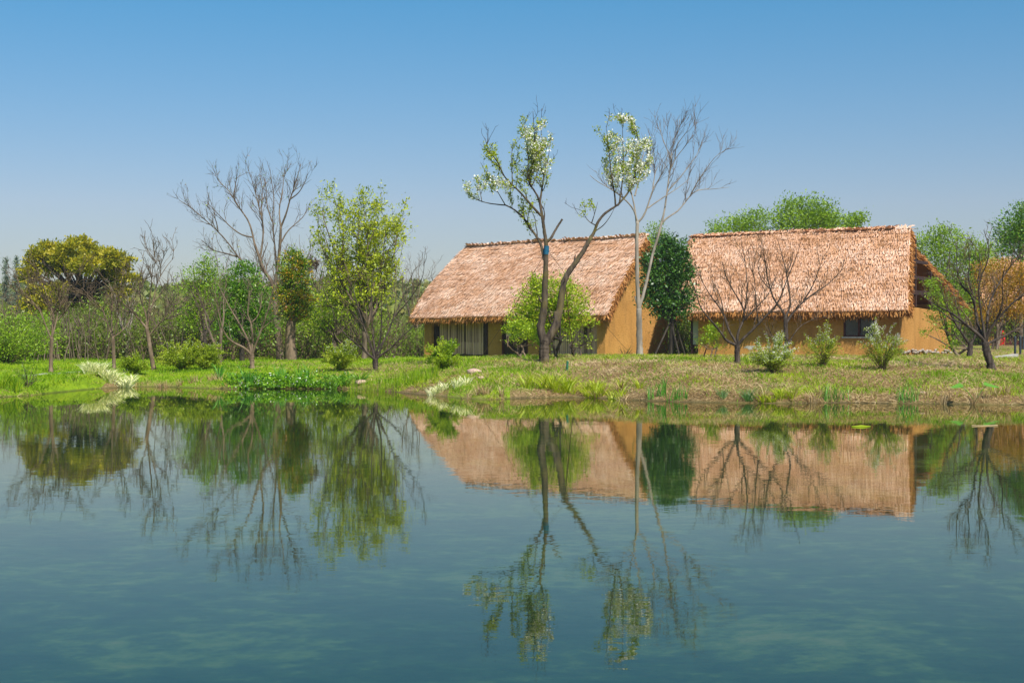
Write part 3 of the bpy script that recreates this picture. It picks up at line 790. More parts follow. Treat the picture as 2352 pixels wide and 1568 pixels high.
m = M(); box(m, dx0, dx1, RY + .02, RY + .2, dz1, top); h.part('lintel', m, wood_m)
mid = (dx0 + dx1) / 2
for a_, b_, sgn in ((dx0 + fr_, mid, 1), (mid, dx1 - fr_, -1)):
    m = M(); box(m, a_ + .003, b_ - .003, RY + .06, RY + .12, dz0 + .02, dz1 - fr_ - .003)
    for z0, z1 in ((.14, .72), (.80, 1.02), (1.10, 1.82)):
        box(m, a_ + .12, b_ - .12, RY + .045, RY + .06, dz0 + z0, dz0 + z1); box(m, a_ + .18, b_ - .18, RY + .03, RY + .045, dz0 + z0 + .06, dz0 + z1 - .06)
    d_ = h.part('door', m, wood_m)
    m = M(); xh = (b_ - .07) if sgn > 0 else (a_ + .07)
    box(m, xh - .03, xh + .03, RY + .03, RY + .055, dz0 + .85, dz0 + 1.2); box(m, xh - .02, xh + .02, RY - .01, RY + .03, dz0 + .98, dz0 + 1.02); box(m, min(xh, xh - sgn * .14), max(xh, xh - sgn * .14), RY - .02, RY - .005, dz0 + .98, dz0 + 1.01)
    h.part('handle', m, steel_m, d_)
    if sgn > 0:
        px0, px1 = h.lx(1163, RY), h.lx(1173.5, RY); z0 = h.lz(772.5, px0, RY); z1 = h.lz(756, px0, RY)
        m = M(); box(m, px0, px1, RY + .018, RY + .03, z0, z1); nn = h.part('notice', m, white_m, d_)
        hh_ = z1 - z0
        m = M()
        for f0, f1 in ((.86, 1.0), (.0, .06), (.44, .5)): box(m, px0 + .002, px1 - .002, RY + .012, RY + .018, z0 + hh_ * f0 + .002, z0 + hh_ * f1 - .002)
        for r_ in (.58, .66, .74, .14, .22, .30):
            for k_ in range(4):
                xa = px0 + .025 + k_ * (px1 - px0 - .05) / 4
                box(m, xa, xa + (px1 - px0) / 7, RY + .014, RY + .018, z0 + hh_ * r_, z0 + hh_ * (r_ + .04))
        h.part('print', m, redp_m, nn)
zs = h.lz(823, gx_(1060), 0)
m = M(); box(m, -h.L + .56, gx_(1214), -.12, RY + .5, -.9, zs); h.part('plinth', m, conc_m)
taper = lambda t: 1.25 * np.clip(t, 0, 1) ** 1.8
roof(h, 31, eF, ridge, eB, lambda t: -h.L - .62 + taper(t), lambda t: .50 + 0 * t, lambda t: -h.L - .62 + taper(t), lambda t: .50 + 0 * t, skew=.2, tone=.12, ridge_n=420)

# --- the right house
hR = House('thatched_house', 'thatched house with a two-pane window and an open beamed gable on its right', (17.52, 67.0), math.radians(33.6), 10.4, 7.7, .62, 'thatched clay houses')
h = hR; rng = np.random.default_rng(22)
eF = (-.55, 2.14); ridge = (2.9, 6.05); eB = (8.3, 2.55)
xw0, xw1 = h.lx(1937), h.lx(2008); zw0, zw1 = h.lz(773, xw0), 1.94
top = 2.14
m = M(); x_l = h.lx(1604); y_ = .3
box(m, x_l, xw0, 0, y_, -.6, top); box(m, xw1, -.001, 0, y_, -.6, top); box(m, xw0, xw1, 0, y_, -.6, zw0); box(m, xw0, xw1, 0, y_, zw1, top)
h.part('front_wall', m, wall_m)
ra = np.random.default_rng(12); xk = h.lx(1722); zk = h.lz(797, xk); an = np.arange(11) * 2 * np.pi / 11; rr_ = ra.uniform(.5, 1.25, 11)
m = M(); pv = np.stack([xk + .34 * rr_ * np.cos(an), np.full(11, -.006), zk + .11 * rr_ * np.sin(an)], 1); m.add(np.concatenate([pv, [[xk, -.006, zk]]]), [[k, (k + 1) % 11, 11] for k in range(11)]); h.part('broken_plaster', m, conc_m)
zg = h.lz(703, 0, 2.0)
m = M(); v = [[x, y, z] for x in (-.35, 0.0) for y, z in ((.301, -.6), (h.W, -.6), (h.W, zg - .25), (.9, zg), (.301, top))]
m.add(np.array(v), [[0, 5, 6, 1], [1, 6, 7, 2], [2, 7, 8, 3], [3, 8, 9, 4], [4, 9, 5, 0]]); m.add(np.zeros((0, 3)), np.array([[0, 1, 2, 3, 4], [9, 8, 7, 6, 5]]) - 10)
h.part('gable_wall', m, wall_m)
m = M(); box(m, -h.L, -h.L + .3, 1.2, h.W - .31, -.6, 2.3); h.part('gable_wall', m, wall_m)
m = M(); box(m, -h.L, -.36, h.W - .3, h.W, -.6, 2.6); h.part('back_wall', m, wall_m)
f = M(); e = .07; yy0, yy1 = .04, .16
box(f, xw0, xw0 + e, yy0, yy1, zw0, zw1); box(f, xw1 - e, xw1, yy0, yy1, zw0, zw1); box(f, xw0 + e, xw1 - e, yy0, yy1, zw0, zw0 + e); box(f, xw0 + e, xw1 - e, yy0, yy1, zw1 - e, zw1)
cx_ = (xw0 + xw1) / 2; box(f, cx_ - .05, cx_ + .05, yy0 - .01, yy1 - .001, zw0 + e, zw1 - e)
wf = h.part('window', f, frame_m)
for a_, b_ in ((xw0 + e, cx_ - .05), (cx_ + .05, xw1 - e)):
    m = M(); box(m, a_, b_, .09, .10, zw0 + e, zw1 - e); h.part('pane', m, glass_m, wf)
m = M(); box(m, xw0 - .06, xw1 + .06, -.05, .035, zw0 - .07, zw0 - .002); h.part('sill', m, conc_m, wf)
xp0, xp1 = h.lx(1590), h.lx(1603)
m = M(); box(m, xp0 - .02, xp1 + .02, .12, .16, h.lz(791, xp0), top); h.part('end_panel', m, panel_m)
m = M(); box(m, xp0 - .14, xp0 - .03, .1, .24, -.5, top); h.part('post', m, wood_m)
m = M(); box(m, xp0 - .02, xp1 + .02, .10, .18, h.lz(795, xp0), h.lz(791, xp0) - .003); h.part('sill_beam', m, wood_m)
und = lambda y: np.interp(y, [eF[0], ridge[0], eB[0]], [eF[1], ridge[1], eB[1]]) - .40
for z, w_ in ((3.05, .2), (3.75, .16), (4.5, .14)):
    ya = np.interp(z, [eF[1] - .4, ridge[1] - .4], [eF[0], ridge[0]]) + .08; yb = np.interp(-z, [-(ridge[1] - .4), -(eB[1] - .4)], [ridge[0], eB[0]]) - .08
    m = M(); box(m, -.34, -.16, ya, yb, z - w_ / 2, z + w_ / 2); h.part('beam', m, wood_m)
for y in (2.9, 5.2):
    m = M(); box(m, -.33, -.17, y - .08, y + .08, zg + .01 if y < 4 else zg - .2, 2.94 if y > 4 else 2.94); h.part('post', m, wood_m)
    m = M(); box(m, -.32, -.18, y - .07, y + .07, 3.16, float(und(y)) - .05); h.part('post', m, wood_m)
m = M(); box(m, -h.L * .45, -h.L * .45 + .1, 2.0, h.W - 2.6, 1.5, 3.9); h.part('dark_board', m, wood_m)  # added dark board, darkening what the open gable looks into
m = M(); rs = np.random.default_rng(3)
def pebble(m, c, r, rs, nu=7, nv=5):
    th = np.linspace(0, np.pi, nv); ph = np.arange(nu) * 2 * np.pi / nu
    d = np.stack([np.sin(th)[:, None] * np.cos(ph), np.sin(th)[:, None] * np.sin(ph), np.cos(th)[:, None] + 0 * ph], -1)
    v = d * np.asarray(r) * rs.uniform(.82, 1.15, (nv, nu, 1)) + c
    i = np.arange(nv - 1)[:, None] * nu; j = np.arange(nu)[None, :]; j2 = (j + 1) % nu
    m.add(v.reshape(-1, 3), np.stack([i + j, i + nu + j, i + nu + j2, i + j2], -1).reshape(-1, 4), rs.random())
for k in range(46):
    y = .1 + 7.4 * rs.random(); z = h.lz(808, 0, y) + (rs.random() - .5) * .16 + .02
    pebble(m, np.array([.05, y, z]), (.08, .14, .055), rs)
h.part('stone_footing', m, stone_m, smooth=True)
roof(h, 32, eF, ridge, eB, lambda t: -h.L - .55 - 1.0 * t, lambda t: .62 - 1.05 * t, lambda t: -h.L - .55 - 1.0 * t, lambda t: .55 - 1.75 * t, th=.36, ridge_n=1500)

# --- the far house on the right edge
b = here(2280, 104)
hF = House('thatched_house', 'distant thatched house with a dark open porch behind the orange leaved tree', (b[0] + 9.0, 103.0), math.radians(8), 9.2, 6.5, float(ground(b[0], 104)) , 'thatched clay houses')
h = hF
eF = (-1.3, 2.5); ridge = (3.0, 6.2); eB = (7.2, 2.5)
und = lambda y: np.interp(y, [eF[0], ridge[0], eB[0]], [eF[1], ridge[1], eB[1]]) - .40
m = M(); x0, x1 = h.lx(2283), h.lx(2291)
box(m, x0 - .1, x1, 0, .3, -.5, 2.5); box(m, x1, 0, .0, .3, 1.85, 2.6); h.part('front_wall', m, wall_m)
m = M(); gable(m, x0 - .4, x0 - .11, h.W - .01, und, .02, -.5); h.part('gable_wall', m, wall_m)
m = M(); box(m, x1, 0, 1.6, 1.8, -.5, 2.8); h.part('porch_wall', m, wood_m)
m = M(); box(m, x1 + .35, 0, -.02, .1, .38, .44); box(m, x1 + .35, 0, 0, .08, .05, .36); h.part('porch_rail', m, frame_m)
for k in range(7):
    xx = x1 + .5 + k * .62
    m = M(); box(m, xx, xx + .06, .02, .08, .445, 1.84); h.part('post', m, panel_m)
m = M(); box(m, x0 - .3, 0, -.6, 1.59, -.6, -.0); h.part('plinth', m, conc_m)
roof(h, 33, eF, ridge, eB, lambda t: x0 - .9 + 0 * t, lambda t: .5 + 0 * t, lambda t: x0 - .9 + 0 * t, lambda t: .5 + 0 * t, step=.09, row=.3, nf=.4)
# red board by the porch
c0 = hF.C + hF.u * (hF.lx(2296)) + hF.v * (-.75); zz = hF.zb
r = thing('fire_cabinet', 'small red upright cabinet standing at the left end of the far porch', 'cabinet', (c0[0], c0[1], zz))
m = M(); box(m, -.2, .2, -.12, .12, 0, .95); m.build('body', red_m, r, smooth=False)
m = M(); box(m, -.17, .17, -.135, -.121, .08, .88); m.build('door', red_m, r, smooth=False)
m = M(); box(m, -.15, .15, -.11, .11, .951, 1.03); m.build('cap', red_m, r, smooth=False)
# ------------------------------------------------------------------ the blossoming tree in the middle
Yp = foot(1250, 833)[1]
pear = [
 (24, 23, 0, [(1250.5, 833), (1249, 815), (1250, 798), (1251.5, 784), (1252, 774)]),
 (21, 10, -.04, [(1249, 786), (1245, 769), (1240, 750), (1249, 720), (1251, 682), (1252, 640), (1254, 594), (1255, 569)]),
 (21, 10, .10, [(1255, 786), (1262, 772), (1273, 758), (1281, 734), (1288, 698), (1293.6, 649), (1300.5, 632), (1317, 610), (1339, 580), (1358, 544)]),
 (11, 9, 0, [(1276, 752), (1277, 735), (1275.5, 715)]),
 (9.5, 6, .05, [(1255, 569), (1254, 555), (1249, 523), (1245, 493), (1240, 464)]),
 (6.5, 4.5, .3, [(1254, 557), (1265, 549), (1277, 525.6), (1291.5, 503.6)]),
 (5.5, 1.2, .2, [(1240, 464), (1243, 446), (1249, 405), (1257.7, 373), (1262, 345)]),
 (5, 1.0, -.2, [(1240, 464), (1233, 446.5), (1221, 429), (1210, 415), (1221, 394), (1227, 358), (1228.4, 318), (1225.5, 280), (1224, 256)]),
 (3, .8, .3, [(1221, 429), (1235.7, 397), (1243, 347), (1243, 303), (1244, 250)]),
 (3, .8, -.4, [(1210, 415), (1214, 385), (1212, 350), (1207, 315), (1205, 285)]),
 (6, 1.0, -.25, [(1243, 496), (1227, 479), (1209, 458), (1186, 432), (1171, 421), (1157, 405), (1148, 382), (1142, 367), (1124, 353), (1117, 329), (1114, 318)]),
 (3, .7, .3, [(1177, 426), (1176, 394), (1174, 361), (1178, 326)]),
 (7.5, 1.0, .25, [(1250, 597), (1246, 575), (1239, 549), (1227, 537), (1215, 520), (1206, 502), (1192, 490), (1174, 476), (1160, 470), (1136, 470), (1107, 464), (1086, 455), (1069, 443)]),
 (2.6, .7, -.4, [(1160, 470), (1145, 444), (1130, 417), (1122, 402)]),
 (2.2, .6, .5, [(1107, 464), (1103, 440), (1097, 412)]),
 (3.5, 2, .3, [(1239, 549), (1232, 547), (1224, 551)]),
 (8, 4.5, .1, [(1358, 544), (1365, 534), (1370.5, 514), (1385, 493), (1406, 478.7), (1420, 470)]),
 (5, .9, .25, [(1418, 472), (1441, 446.5), (1450, 429), (1458, 405), (1464, 370), (1467, 323), (1458, 282)]),
 (4.5, .8, -.2, [(1414, 474), (1411.5, 441), (1404, 405), (1400, 361), (1395, 318), (1392, 290)]),
 (4, .8, .05, [(1423, 465), (1430.6, 411), (1432, 370), (1430.6, 326), (1429, 277)]),
 (3, .7, .5, [(1450, 429), (1470, 405), (1482, 378), (1488, 350)]),
 (2.8, .8, -.4, [(1367, 531), (1388, 517), (1406, 490), (1412, 475)]),
 (3, .7, .3, [(1369, 518), (1350, 508), (1338, 485)]),
 (2.6, .7, -.3, [(1359, 512), (1366, 490), (1373, 464)]),
 (7, 5, -.2, [(1249, 700), (1241, 690), (1238, 684)]),
]
wts = [0, .0, .02, 0, .15, 0, 1.2, 1.6, 1.6, 1.4, 1.1, 1.3, .9, 1.2, 1.2, 0, .35, 1.6, 1.6, 1.6, 1.4, .8, 1.6, 1.6, 0]
crown_boxes = [(1060, 390, 1245, 520), (1110, 330, 1265, 470), (1165, 272, 1268, 470), (1195, 470, 1225, 530), (1330, 268, 1495, 475), (1330, 455, 1410, 530)]
pt = tree('blossom_tree', 'tall forked tree with white blossom and a blue band round its left stem', 'tree', pear, Yp, 101, bark='pear', twig='dark', sides=10, wts=wts,
     levels=[dict(dens=2.8, L=(.35, 1.1), t0=.12, rr=.5, up=.25, rmin=.008, sides=4), dict(dens=4.0, L=(.12, .42), rmin=.006, up=.15, sides=3)],
     leaf=[dict(name='crown', mat='pearleaf', on=(1, 2), n=4600, size=(.045, .10), boxes=crown_boxes, spread=.05, per=2, t0=.1),
           dict(name='blossom', mat='flower', on=(1, 2), n=2600, size=(.045, .07), boxes=[(1060, 400, 1180, 470), (1200, 280, 1268, 400), (1390, 268, 1495, 440), (1365, 340, 1420, 460)], spread=.045, per=3, w=.9, t0=.3)])
b = here(1250.5, Yp)
m = M(); rng = np.random.default_rng(4)
P, R = skel(Yp, [pear[1], pear[4]]); q = P[0][-2:]; 
tubes(m, np.stack([q[0] + (q[1] - q[0]) * s for s in np.linspace(.1, 1.25, 5)])[None], np.full((1, 5), 6.2 * Yp / F), 10)
blue_m = plain_mat('blue cloth band', (.012, .11, .19), .7, .3, 40)
m.build('band', blue_m, pt, b)

# ------------------------------------------------------------------ pale twin-forked tree by the gable
Yt = 58.0
twin = [
 (15, 12.5, 0, [(1469.5, 813), (1468.5, 764), (1467.5, 709)]),
 (10.5, 7.5, -.04, [(1467.5, 711), (1464, 654), (1463, 607), (1462.5, 558), (1463, 523), (1464.5, 508)]),
 (7.5, 5.5, .12, [(1468, 708), (1479, 671), (1490, 627), (1498, 585), (1509, 552), (1520, 511)]),
 (5, 4, 0, [(1466, 706), (1461, 690), (1458.5, 680)]),
 (5, 1.2, .2, [(1463, 523), (1460, 493), (1455.5, 464), (1444, 420), (1428, 385), (1410, 360)]),
 (4.5, 1.2, -.2, [(1464, 510), (1458, 487), (1450, 473), (1432, 455), (1400, 432), (1372, 418), (1355, 403)]),
 (5, 1.0, -.1, [(1464.5, 511), (1470, 508), (1482, 490), (1490.6, 464), (1499, 435), (1514, 411), (1529, 382), (1534, 345)]),
 (3.5, .9, .3, [(1499, 435), (1503, 405), (1510, 380)]),
 (3.5, .9, .25, [(1488, 478), (1508, 464), (1532, 448), (1560, 430), (1585, 410)]),
 (4, .9, .4, [(1458, 450), (1466, 420), (1470, 385), (1478, 350), (1492, 318)]),
 (3, .8, -.3, [(1466, 420), (1486, 390), (1500, 360), (1506, 325)]),
 (5, 1.0, .15, [(1520, 511), (1526, 485), (1531.6, 446), (1537.5, 394), (1542, 367), (1543, 332), (1558, 303), (1561, 274)]),
 (4.5, .8, .3, [(1520, 513), (1532, 499), (1552, 490), (1570, 470), (1587, 446), (1605, 435), (1637, 435), (1675, 430)]),
 (3.2, .8, -.2, [(1587, 446), (1602, 417), (1622, 388), (1643, 359), (1663, 347)]),
 (3, .8, -.3, [(1537, 396), (1550, 365), (1575, 335), (1592, 310)]),
 (3, .8, .35, [(1542, 367), (1528, 335), (1517, 305), (1515, 285)]),
 (3, .8, .1, [(1533, 440), (1556, 415), (1580, 385), (1605, 350), (1612, 322)]),
 (2.6, .8, -.4, [(1550, 365), (1552, 335), (1580, 300), (1585, 285)]),
]
tree('forked_bare_tree', 'tall bare tree with a smooth pale trunk forking low beside the gable', 'bare tree', twin, Yt, 102, bark='pale', twig='grey', sides=10,
     wts=[0, 0, .02, 0, 1, 1, 1, 1, 1, 1, 1, 1, 1, 1, 1, 1, 1, 1],
     levels=[dict(dens=2.4, L=(.5, 1.7), ang=(18, 42), t0=.3, rr=.5, up=.3, rmin=.008, sides=4), dict(dens=5.2, L=(.25, .9), ang=(20, 50), rmin=.0075, up=.25, sides=3)])

# ------------------------------------------------------------------ big bare tree on the left
Yb = foot(645, 828)[1]
big = [
 (18, 13, 0, [(644, 828), (638, 766), (633, 711), (631, 667)]),
 (9, 6, -.1, [(631, 675), (632, 650), (634.5, 637), (640, 601), (644, 550), (645, 520)]),
 (9, 6, .1, [(630, 668), (624, 645), (607, 623), (597, 596), (585, 561)]),
 (6, 1.2, -.25, [(634, 720), (622, 685), (610, 667), (601, 655), (578, 623), (548, 593), (530, 564), (501, 531), (468, 502), (435, 473), (412, 460)]),
 (4, 1.0, .2, [(545, 590), (520, 582), (486, 575), (474, 560), (462, 552)]),
 (5, 1.0, .25, [(585, 561), (574, 509), (548, 476), (526, 436), (501, 418), (492, 392)]),
 (4, 1.0, -.3, [(580, 545), (556, 541), (530, 522), (511, 502), (490, 480), (475, 465)]),
 (5, 1.0, .1, [(597, 596), (602, 564), (607, 520), (592, 465), (581, 418), (567, 381)]),
 (4, 1.0, .4, [(605, 535), (600, 480), (604, 435), (596, 400)]),
 (5, 1.0, -.15, [(645, 522), (658, 491), (666, 458), (680, 418), (691, 377)]),
 (4, 1.0, .3, [(645, 522), (640, 480), (650, 440), (651, 410), (655, 381)]),
 (5, 1.0, .3, [(636, 630), (633, 580), (625, 509), (631, 454), (622, 407), (620, 385)]),
 (4, 1.0, .2, [(644, 560), (660, 530), (682, 512), (700, 495), (712, 470)]),
 (3.4, 1.0, -.4, [(666, 458), (685, 445), (698, 425), (705, 405)]),
 (3, 1.0, .4, [(548, 476), (535, 455), (540, 430), (545, 405)]),
 (3, 1.0, -.3, [(501, 531), (497, 505), (480, 480)]),
 (3.4, 1.0, .5, [(625, 509), (612, 470), (612, 430), (605, 405)]),
]
tree('bare_tree', 'large bare tree whose crown spreads widest and stands tallest left of the houses', 'bare tree', big, Yb, 103, bark='grey', twig='twig', sides=10, wts=[0, .3, .3] + [1] * 14,
     levels=[dict(dens=3.4, L=(.5, 1.8), ang=(18, 45), t0=.25, rr=.5, up=.22, rmin=.008, sides=4), dict(dens=5.5, L=(.2, .8), ang=(20, 60), rmin=.008, up=.2, sides=3)],
     leaf=[dict(name='crown', mat='copper', on=(1, 2), n=330, size=(.05, .10), spread=.03, per=1)])

# ------------------------------------------------------------------ plum trees and other traced bare trees
def traced(name, label, cat, base_py, limbs, seed, **kw):
    Y = kw.pop('Y', None) or foot(limbs[0][3][0][0], base_py)[1]
    return tree(name, label, cat, limbs, Y, seed, **kw)
LV = [dict(dens=4.4, L=(.3, 1.3), ang=(20, 55), t0=.15, rr=.5, up=.3, rmin=.008, sides=4, wig=.2), dict(dens=6.5, L=(.12, .55), ang=(25, 65), rmin=.0065, up=.15, sides=3)]
traced('plum_tree', 'bare dark plum tree in front of the right house, the left one of the pair', 'bare tree', 834, [
 (13, 12, 0, [(1694, 834), (1692.5, 812), (1694, 790)]),
 (7, 1.2, -.3, [(1693, 793), (1680, 788), (1667, 783), (1655, 761), (1630, 733), (1608, 708), (1596, 662), (1585, 640)]),
 (6.5, 1.1, .2, [(1693, 790), (1686, 778), (1673, 758), (1661, 715), (1627, 674), (1608, 634), (1599, 615)]),
 (6.5, 1.2, .1, [(1694, 790), (1693, 770), (1697, 757), (1711, 733), (1708, 705), (1686, 671), (1667, 634), (1658, 600)]),
 (4, 1.0, .3, [(1709, 722), (1714, 690), (1717, 652), (1711, 596), (1701, 547)]),
 (7, 1.1, -.1, [(1695, 792), (1703, 780), (1720, 767), (1742, 743), (1767, 718), (1792, 690), (1804, 649), (1832, 584), (1838, 556)]),
 (4, 1.0, .35, [(1711, 733), (1742, 702), (1767, 674), (1786, 624)]),
 (3.5, .9, -.4, [(1742, 743), (1736, 696), (1733, 634), (1720, 605)]),
 (3, .9, -.2, [(1661, 715), (1655, 680), (1640, 650)]),
 (3, .9, .3, [(1767, 718), (1800, 712), (1830, 700)]),
], 111, levels=LV, group='plum trees by the pond')
traced('plum_tree', 'bare dark plum tree in front of the right house, the right one of the pair', 'bare tree', 823, [
 (11, 9, 0, [(1807, 823), (1807, 790), (1805, 760), (1804, 727)]),
 (6, 1.1, -.3, [(1804, 730), (1800, 716), (1782, 696), (1767, 662), (1757, 603), (1751, 559)]),
 (5.5, 1.1, .2, [(1804, 728), (1812, 712), (1817, 696), (1807, 627), (1795, 580), (1786, 550)]),
 (6, 1.0, .1, [(1806, 742), (1818, 722), (1835, 702), (1867, 674), (1901, 655), (1938, 615)]),
 (4, 1.0, -.35, [(1846, 690), (1862, 665), (1873, 643), (1888, 596)]),
 (4, .9, -.5, [(1806, 800), (1795, 790), (1782, 783), (1767, 761), (1762, 735)]),
 (3.5, .9, .4, [(1807, 795), (1817, 777), (1838, 746), (1882, 727)]),
 (3, .9, .2, [(1807, 627), (1820, 600), (1822, 570)]),
 (3, .9, -.2, [(1767, 662), (1745, 640), (1740, 600)]),
], 112, levels=LV, group='plum trees by the pond')
traced('plum_tree', 'dark knotty plum tree with a leaning trunk by the pond at the far right', 'bare tree', 849, [
 (19, 16, 0, [(2278, 849), (2274, 830), (2266, 808), (2263, 785)]),
 (9, 1.4, -.3, [(2263, 788), (2250, 770), (2234, 758), (2209, 736), (2181, 715), (2144, 699), (2116, 678)]),
 (6.5, 1.3, .2, [(2256, 776), (2232, 752), (2200, 738), (2184, 733), (2160, 715), (2140, 700)]),
 (7, 1.2, .25, [(2262, 784), (2249, 758), (2240, 718), (2234, 677), (2209, 659), (2197, 628), (2197, 559)]),
 (7, 1.2, -.1, [(2264, 784), (2256, 740), (2250, 696), (2246, 646), (2278, 584), (2259, 528)]),
 (8, 2.0, -.2, [(2265, 784), (2270, 762), (2290, 733), (2321, 699), (2349, 677), (2385, 650)]),
 (6, 1.4, .3, [(2267, 770), (2268, 708), (2284, 665), (2318, 615), (2349, 578), (2375, 545)]),
 (7, 1.8, .2, [(2268, 790), (2281, 783), (2309, 771), (2349, 749), (2385, 725)]),
 (4, 1.0, .4, [(2246, 646), (2252, 610), (2248, 570)]),
 (4, 1.0, -.3, [(2290, 733), (2305, 690), (2300, 640), (2312, 600)]),
 (4, 1.0, -.3, [(2234, 677), (2222, 640), (2228, 600), (2222, 565)]),
], 113, levels=LV, sides=10, group='plum trees by the pond')
traced('plum_tree', 'smaller plum tree standing behind the leaning plum tree at the far right', 'bare tree', 823, [
 (15, 12, 0, [(2226, 824), (2228, 806), (2229, 790)]),
 (7, 1.2, -.2, [(2228, 792), (2209, 765), (2190, 735), (2175, 705), (2165, 677), (2159, 646)]),
 (6, 1.2, .2, [(2230, 790), (2240, 774), (2246, 745), (2240, 700), (2230, 650)]),
 (4, 1.0, .3, [(2205, 758), (2203, 720), (2190, 680), (2192, 640)]),
 (4, 1.0, -.3, [(2240, 774), (2262, 750), (2280, 715)]),
], 114, levels=LV, group='plum trees by the pond')
traced('plum_tree', 'bare dark plum tree with a low bowl of branches left of the houses', 'bare tree', 851, [
 (12, 13, 0, [(863, 852), (862, 838), (862, 823)]),
 (6, 1.0, -.3, [(861, 826), (841, 809), (816, 787), (790, 766), (768, 733), (760, 695)]),
 (5.5, 1.0, .2, [(861, 824), (856, 802), (841, 766), (823, 711), (812, 667), (802, 630)]),
 (5, 1.0, .3, [(862, 822), (858, 780), (856, 747), (852, 692), (856, 623)]),
 (5.5, 1.0, -.1, [(863, 823), (867, 802), (878, 758), (874, 674), (886, 640)]),
 (6, 1.2, -.2, [(864, 826), (871, 817), (896, 802), (915, 780), (944, 755), (966, 735)]),
 (5, 1.0, .25, [(868, 815), (882, 784), (904, 729), (929, 674), (951, 619)]),
 (4, .9, .3, [(867, 802), (896, 760), (910, 700), (905, 650)]),
 (4, .9, -.4, [(841, 809), (812, 760), (795, 715)]),
 (4, .9, -.3, [(904, 729), (940, 690), (972, 640), (975, 600)]),
], 115, levels=[dict(LV[0], dens=3.0), dict(LV[1], dens=4.0)], group='plum trees by the pond')
LB = [dict(dens=3.4, L=(.5, 1.6), ang=(20, 55), t0=.15, rr=.45, up=.2, rmin=.013, sides=4), dict(dens=5.0, L=(.25, 1.0), ang=(25, 60), rmin=.011, up=.15, sides=3), dict(dens=3.0, L=(.15, .5), ang=(25, 60), rmin=.009, up=.1, sides=3)]
traced('bare_tree', 'bare young tree on the left lawn with a round twiggy crown, farthest left of all', 'bare tree', 855, [
 (10, 8.5, 0, [(117, 855), (116.5, 815), (119, 775)]),
 (4.5, .9, -.2, [(118, 780), (109, 757), (88, 704), (64, 684), (52, 668)]),
 (4.5, .9, .3, [(119, 776), (121, 745), (123, 722), (102, 663), (98, 640)]),
 (4.5, .9, .1, [(119, 776), (128, 745), (138, 698), (164, 654)]),
 (3.5, .9, -.3, [(133, 735), (140, 728), (182, 669)]),
 (3, .9, .4, [(121, 745), (112, 700), (92, 672)]),
 (3, .9, -.4, [(138, 698), (135, 665), (142, 645)]),
], 121, levels=LB, bark='warm', group='bare trees on the left lawn')
traced('bare_tree', 'bare young lawn tree behind the cream striped leaves, leaning a little left', 'bare tree', 848, [
 (9, 7.5, 0, [(262, 848), (261, 810), (259, 774)]),
 (4.5, .9, -.2, [(259, 776), (246, 739), (234, 704), (205, 681), (190, 662)]),
 (4.5, .9, .3, [(259, 774), (256, 740), (258, 693), (255, 663), (250, 645)]),
 (4, .9, .2, [(260, 774), (278, 763), (296, 742), (303, 715)]),
 (3.5, .9, -.3, [(262, 770), (270, 730), (278, 693), (290, 640)]),
 (3, .9, .4, [(246, 739), (225, 725), (210, 715)]),
], 122, levels=LB, bark='warm', group='bare trees on the left lawn')
traced('bare_tree', 'bare lawn tree on a slanting trunk, its pale crown the widest of the three', 'bare tree', 851, [
 (11, 9, 0, [(354, 851), (346, 810), (341, 774), (337, 751)]),
 (5.5, .9, -.2, [(338, 755), (322, 736), (308, 719), (278, 693), (255, 663), (234, 646)]),
 (5, .9, .3, [(337, 751), (338, 727), (322, 687), (319, 657), (325, 620)]),
 (4.5, .9, .1, [(338, 750), (342, 732), (352, 693), (360, 649), (381, 613), (401, 590)]),
 (4, .9, -.2, [(342, 773), (346, 766), (363, 745), (390, 716), (410, 681)]),
 (4, .9, -.3, [(340, 735), (343, 693), (351, 620), (352, 590), (360, 570)]),
 (3.5, .9, .4, [(308, 719), (285, 712), (262, 700)]),
 (3, .9, .3, [(352, 693), (375, 670), (388, 640)]),
], 123, levels=LB, bark='warm', twig='grey', group='bare trees on the left lawn')
traced('bare_tree', 'small bare tree with pale crooked limbs before the dark evergreen thicket', 'bare tree', 846, [
 (11, 11, 0, [(579.5, 846), (578.5, 830), (578, 812)]),
 (6, 1.1, -.2, [(577, 815), (563, 798), (537, 788), (519, 773), (508, 747), (494, 674)]),
 (6, 1.1, .2, [(578, 813), (574, 791), (559, 758), (530, 711), (508, 667), (500, 650)]),
 (6.5, 1.1, .1, [(578, 813), (580, 784), (578, 740), (567, 725), (574, 667)]),
 (6, 1.1, -.15, [(579, 814), (585, 798), (600, 758), (614, 718), (625, 674), (634, 650)]),
 (3.5, 1, .3, [(578, 740), (592, 728), (600, 700), (602, 670)]),
 (3.5, 1, -.3, [(600, 758), (625, 735), (650, 722)]),
], 124, levels=LV, bark='warm', twig='grey')
traced('bare_tree', 'dark forked bare tree leaning left in front of the lime green tree', 'bare tree', 822, [
 (9, 8, 0, [(473, 822), (472, 798), (470, 768)]),
 (5, 1, -.2, [(470, 770), (468, 755), (466, 735), (450, 692), (436, 656)]),
 (6.5, 1.2, .2, [(471, 768), (483, 748), (482, 738), (463, 700), (455, 668), (443, 655), (420, 652)]),
 (4, 1, -.2, [(483, 745), (498, 725), (510, 690)]),
], 125, levels=LV, bark='dark', Y=60)
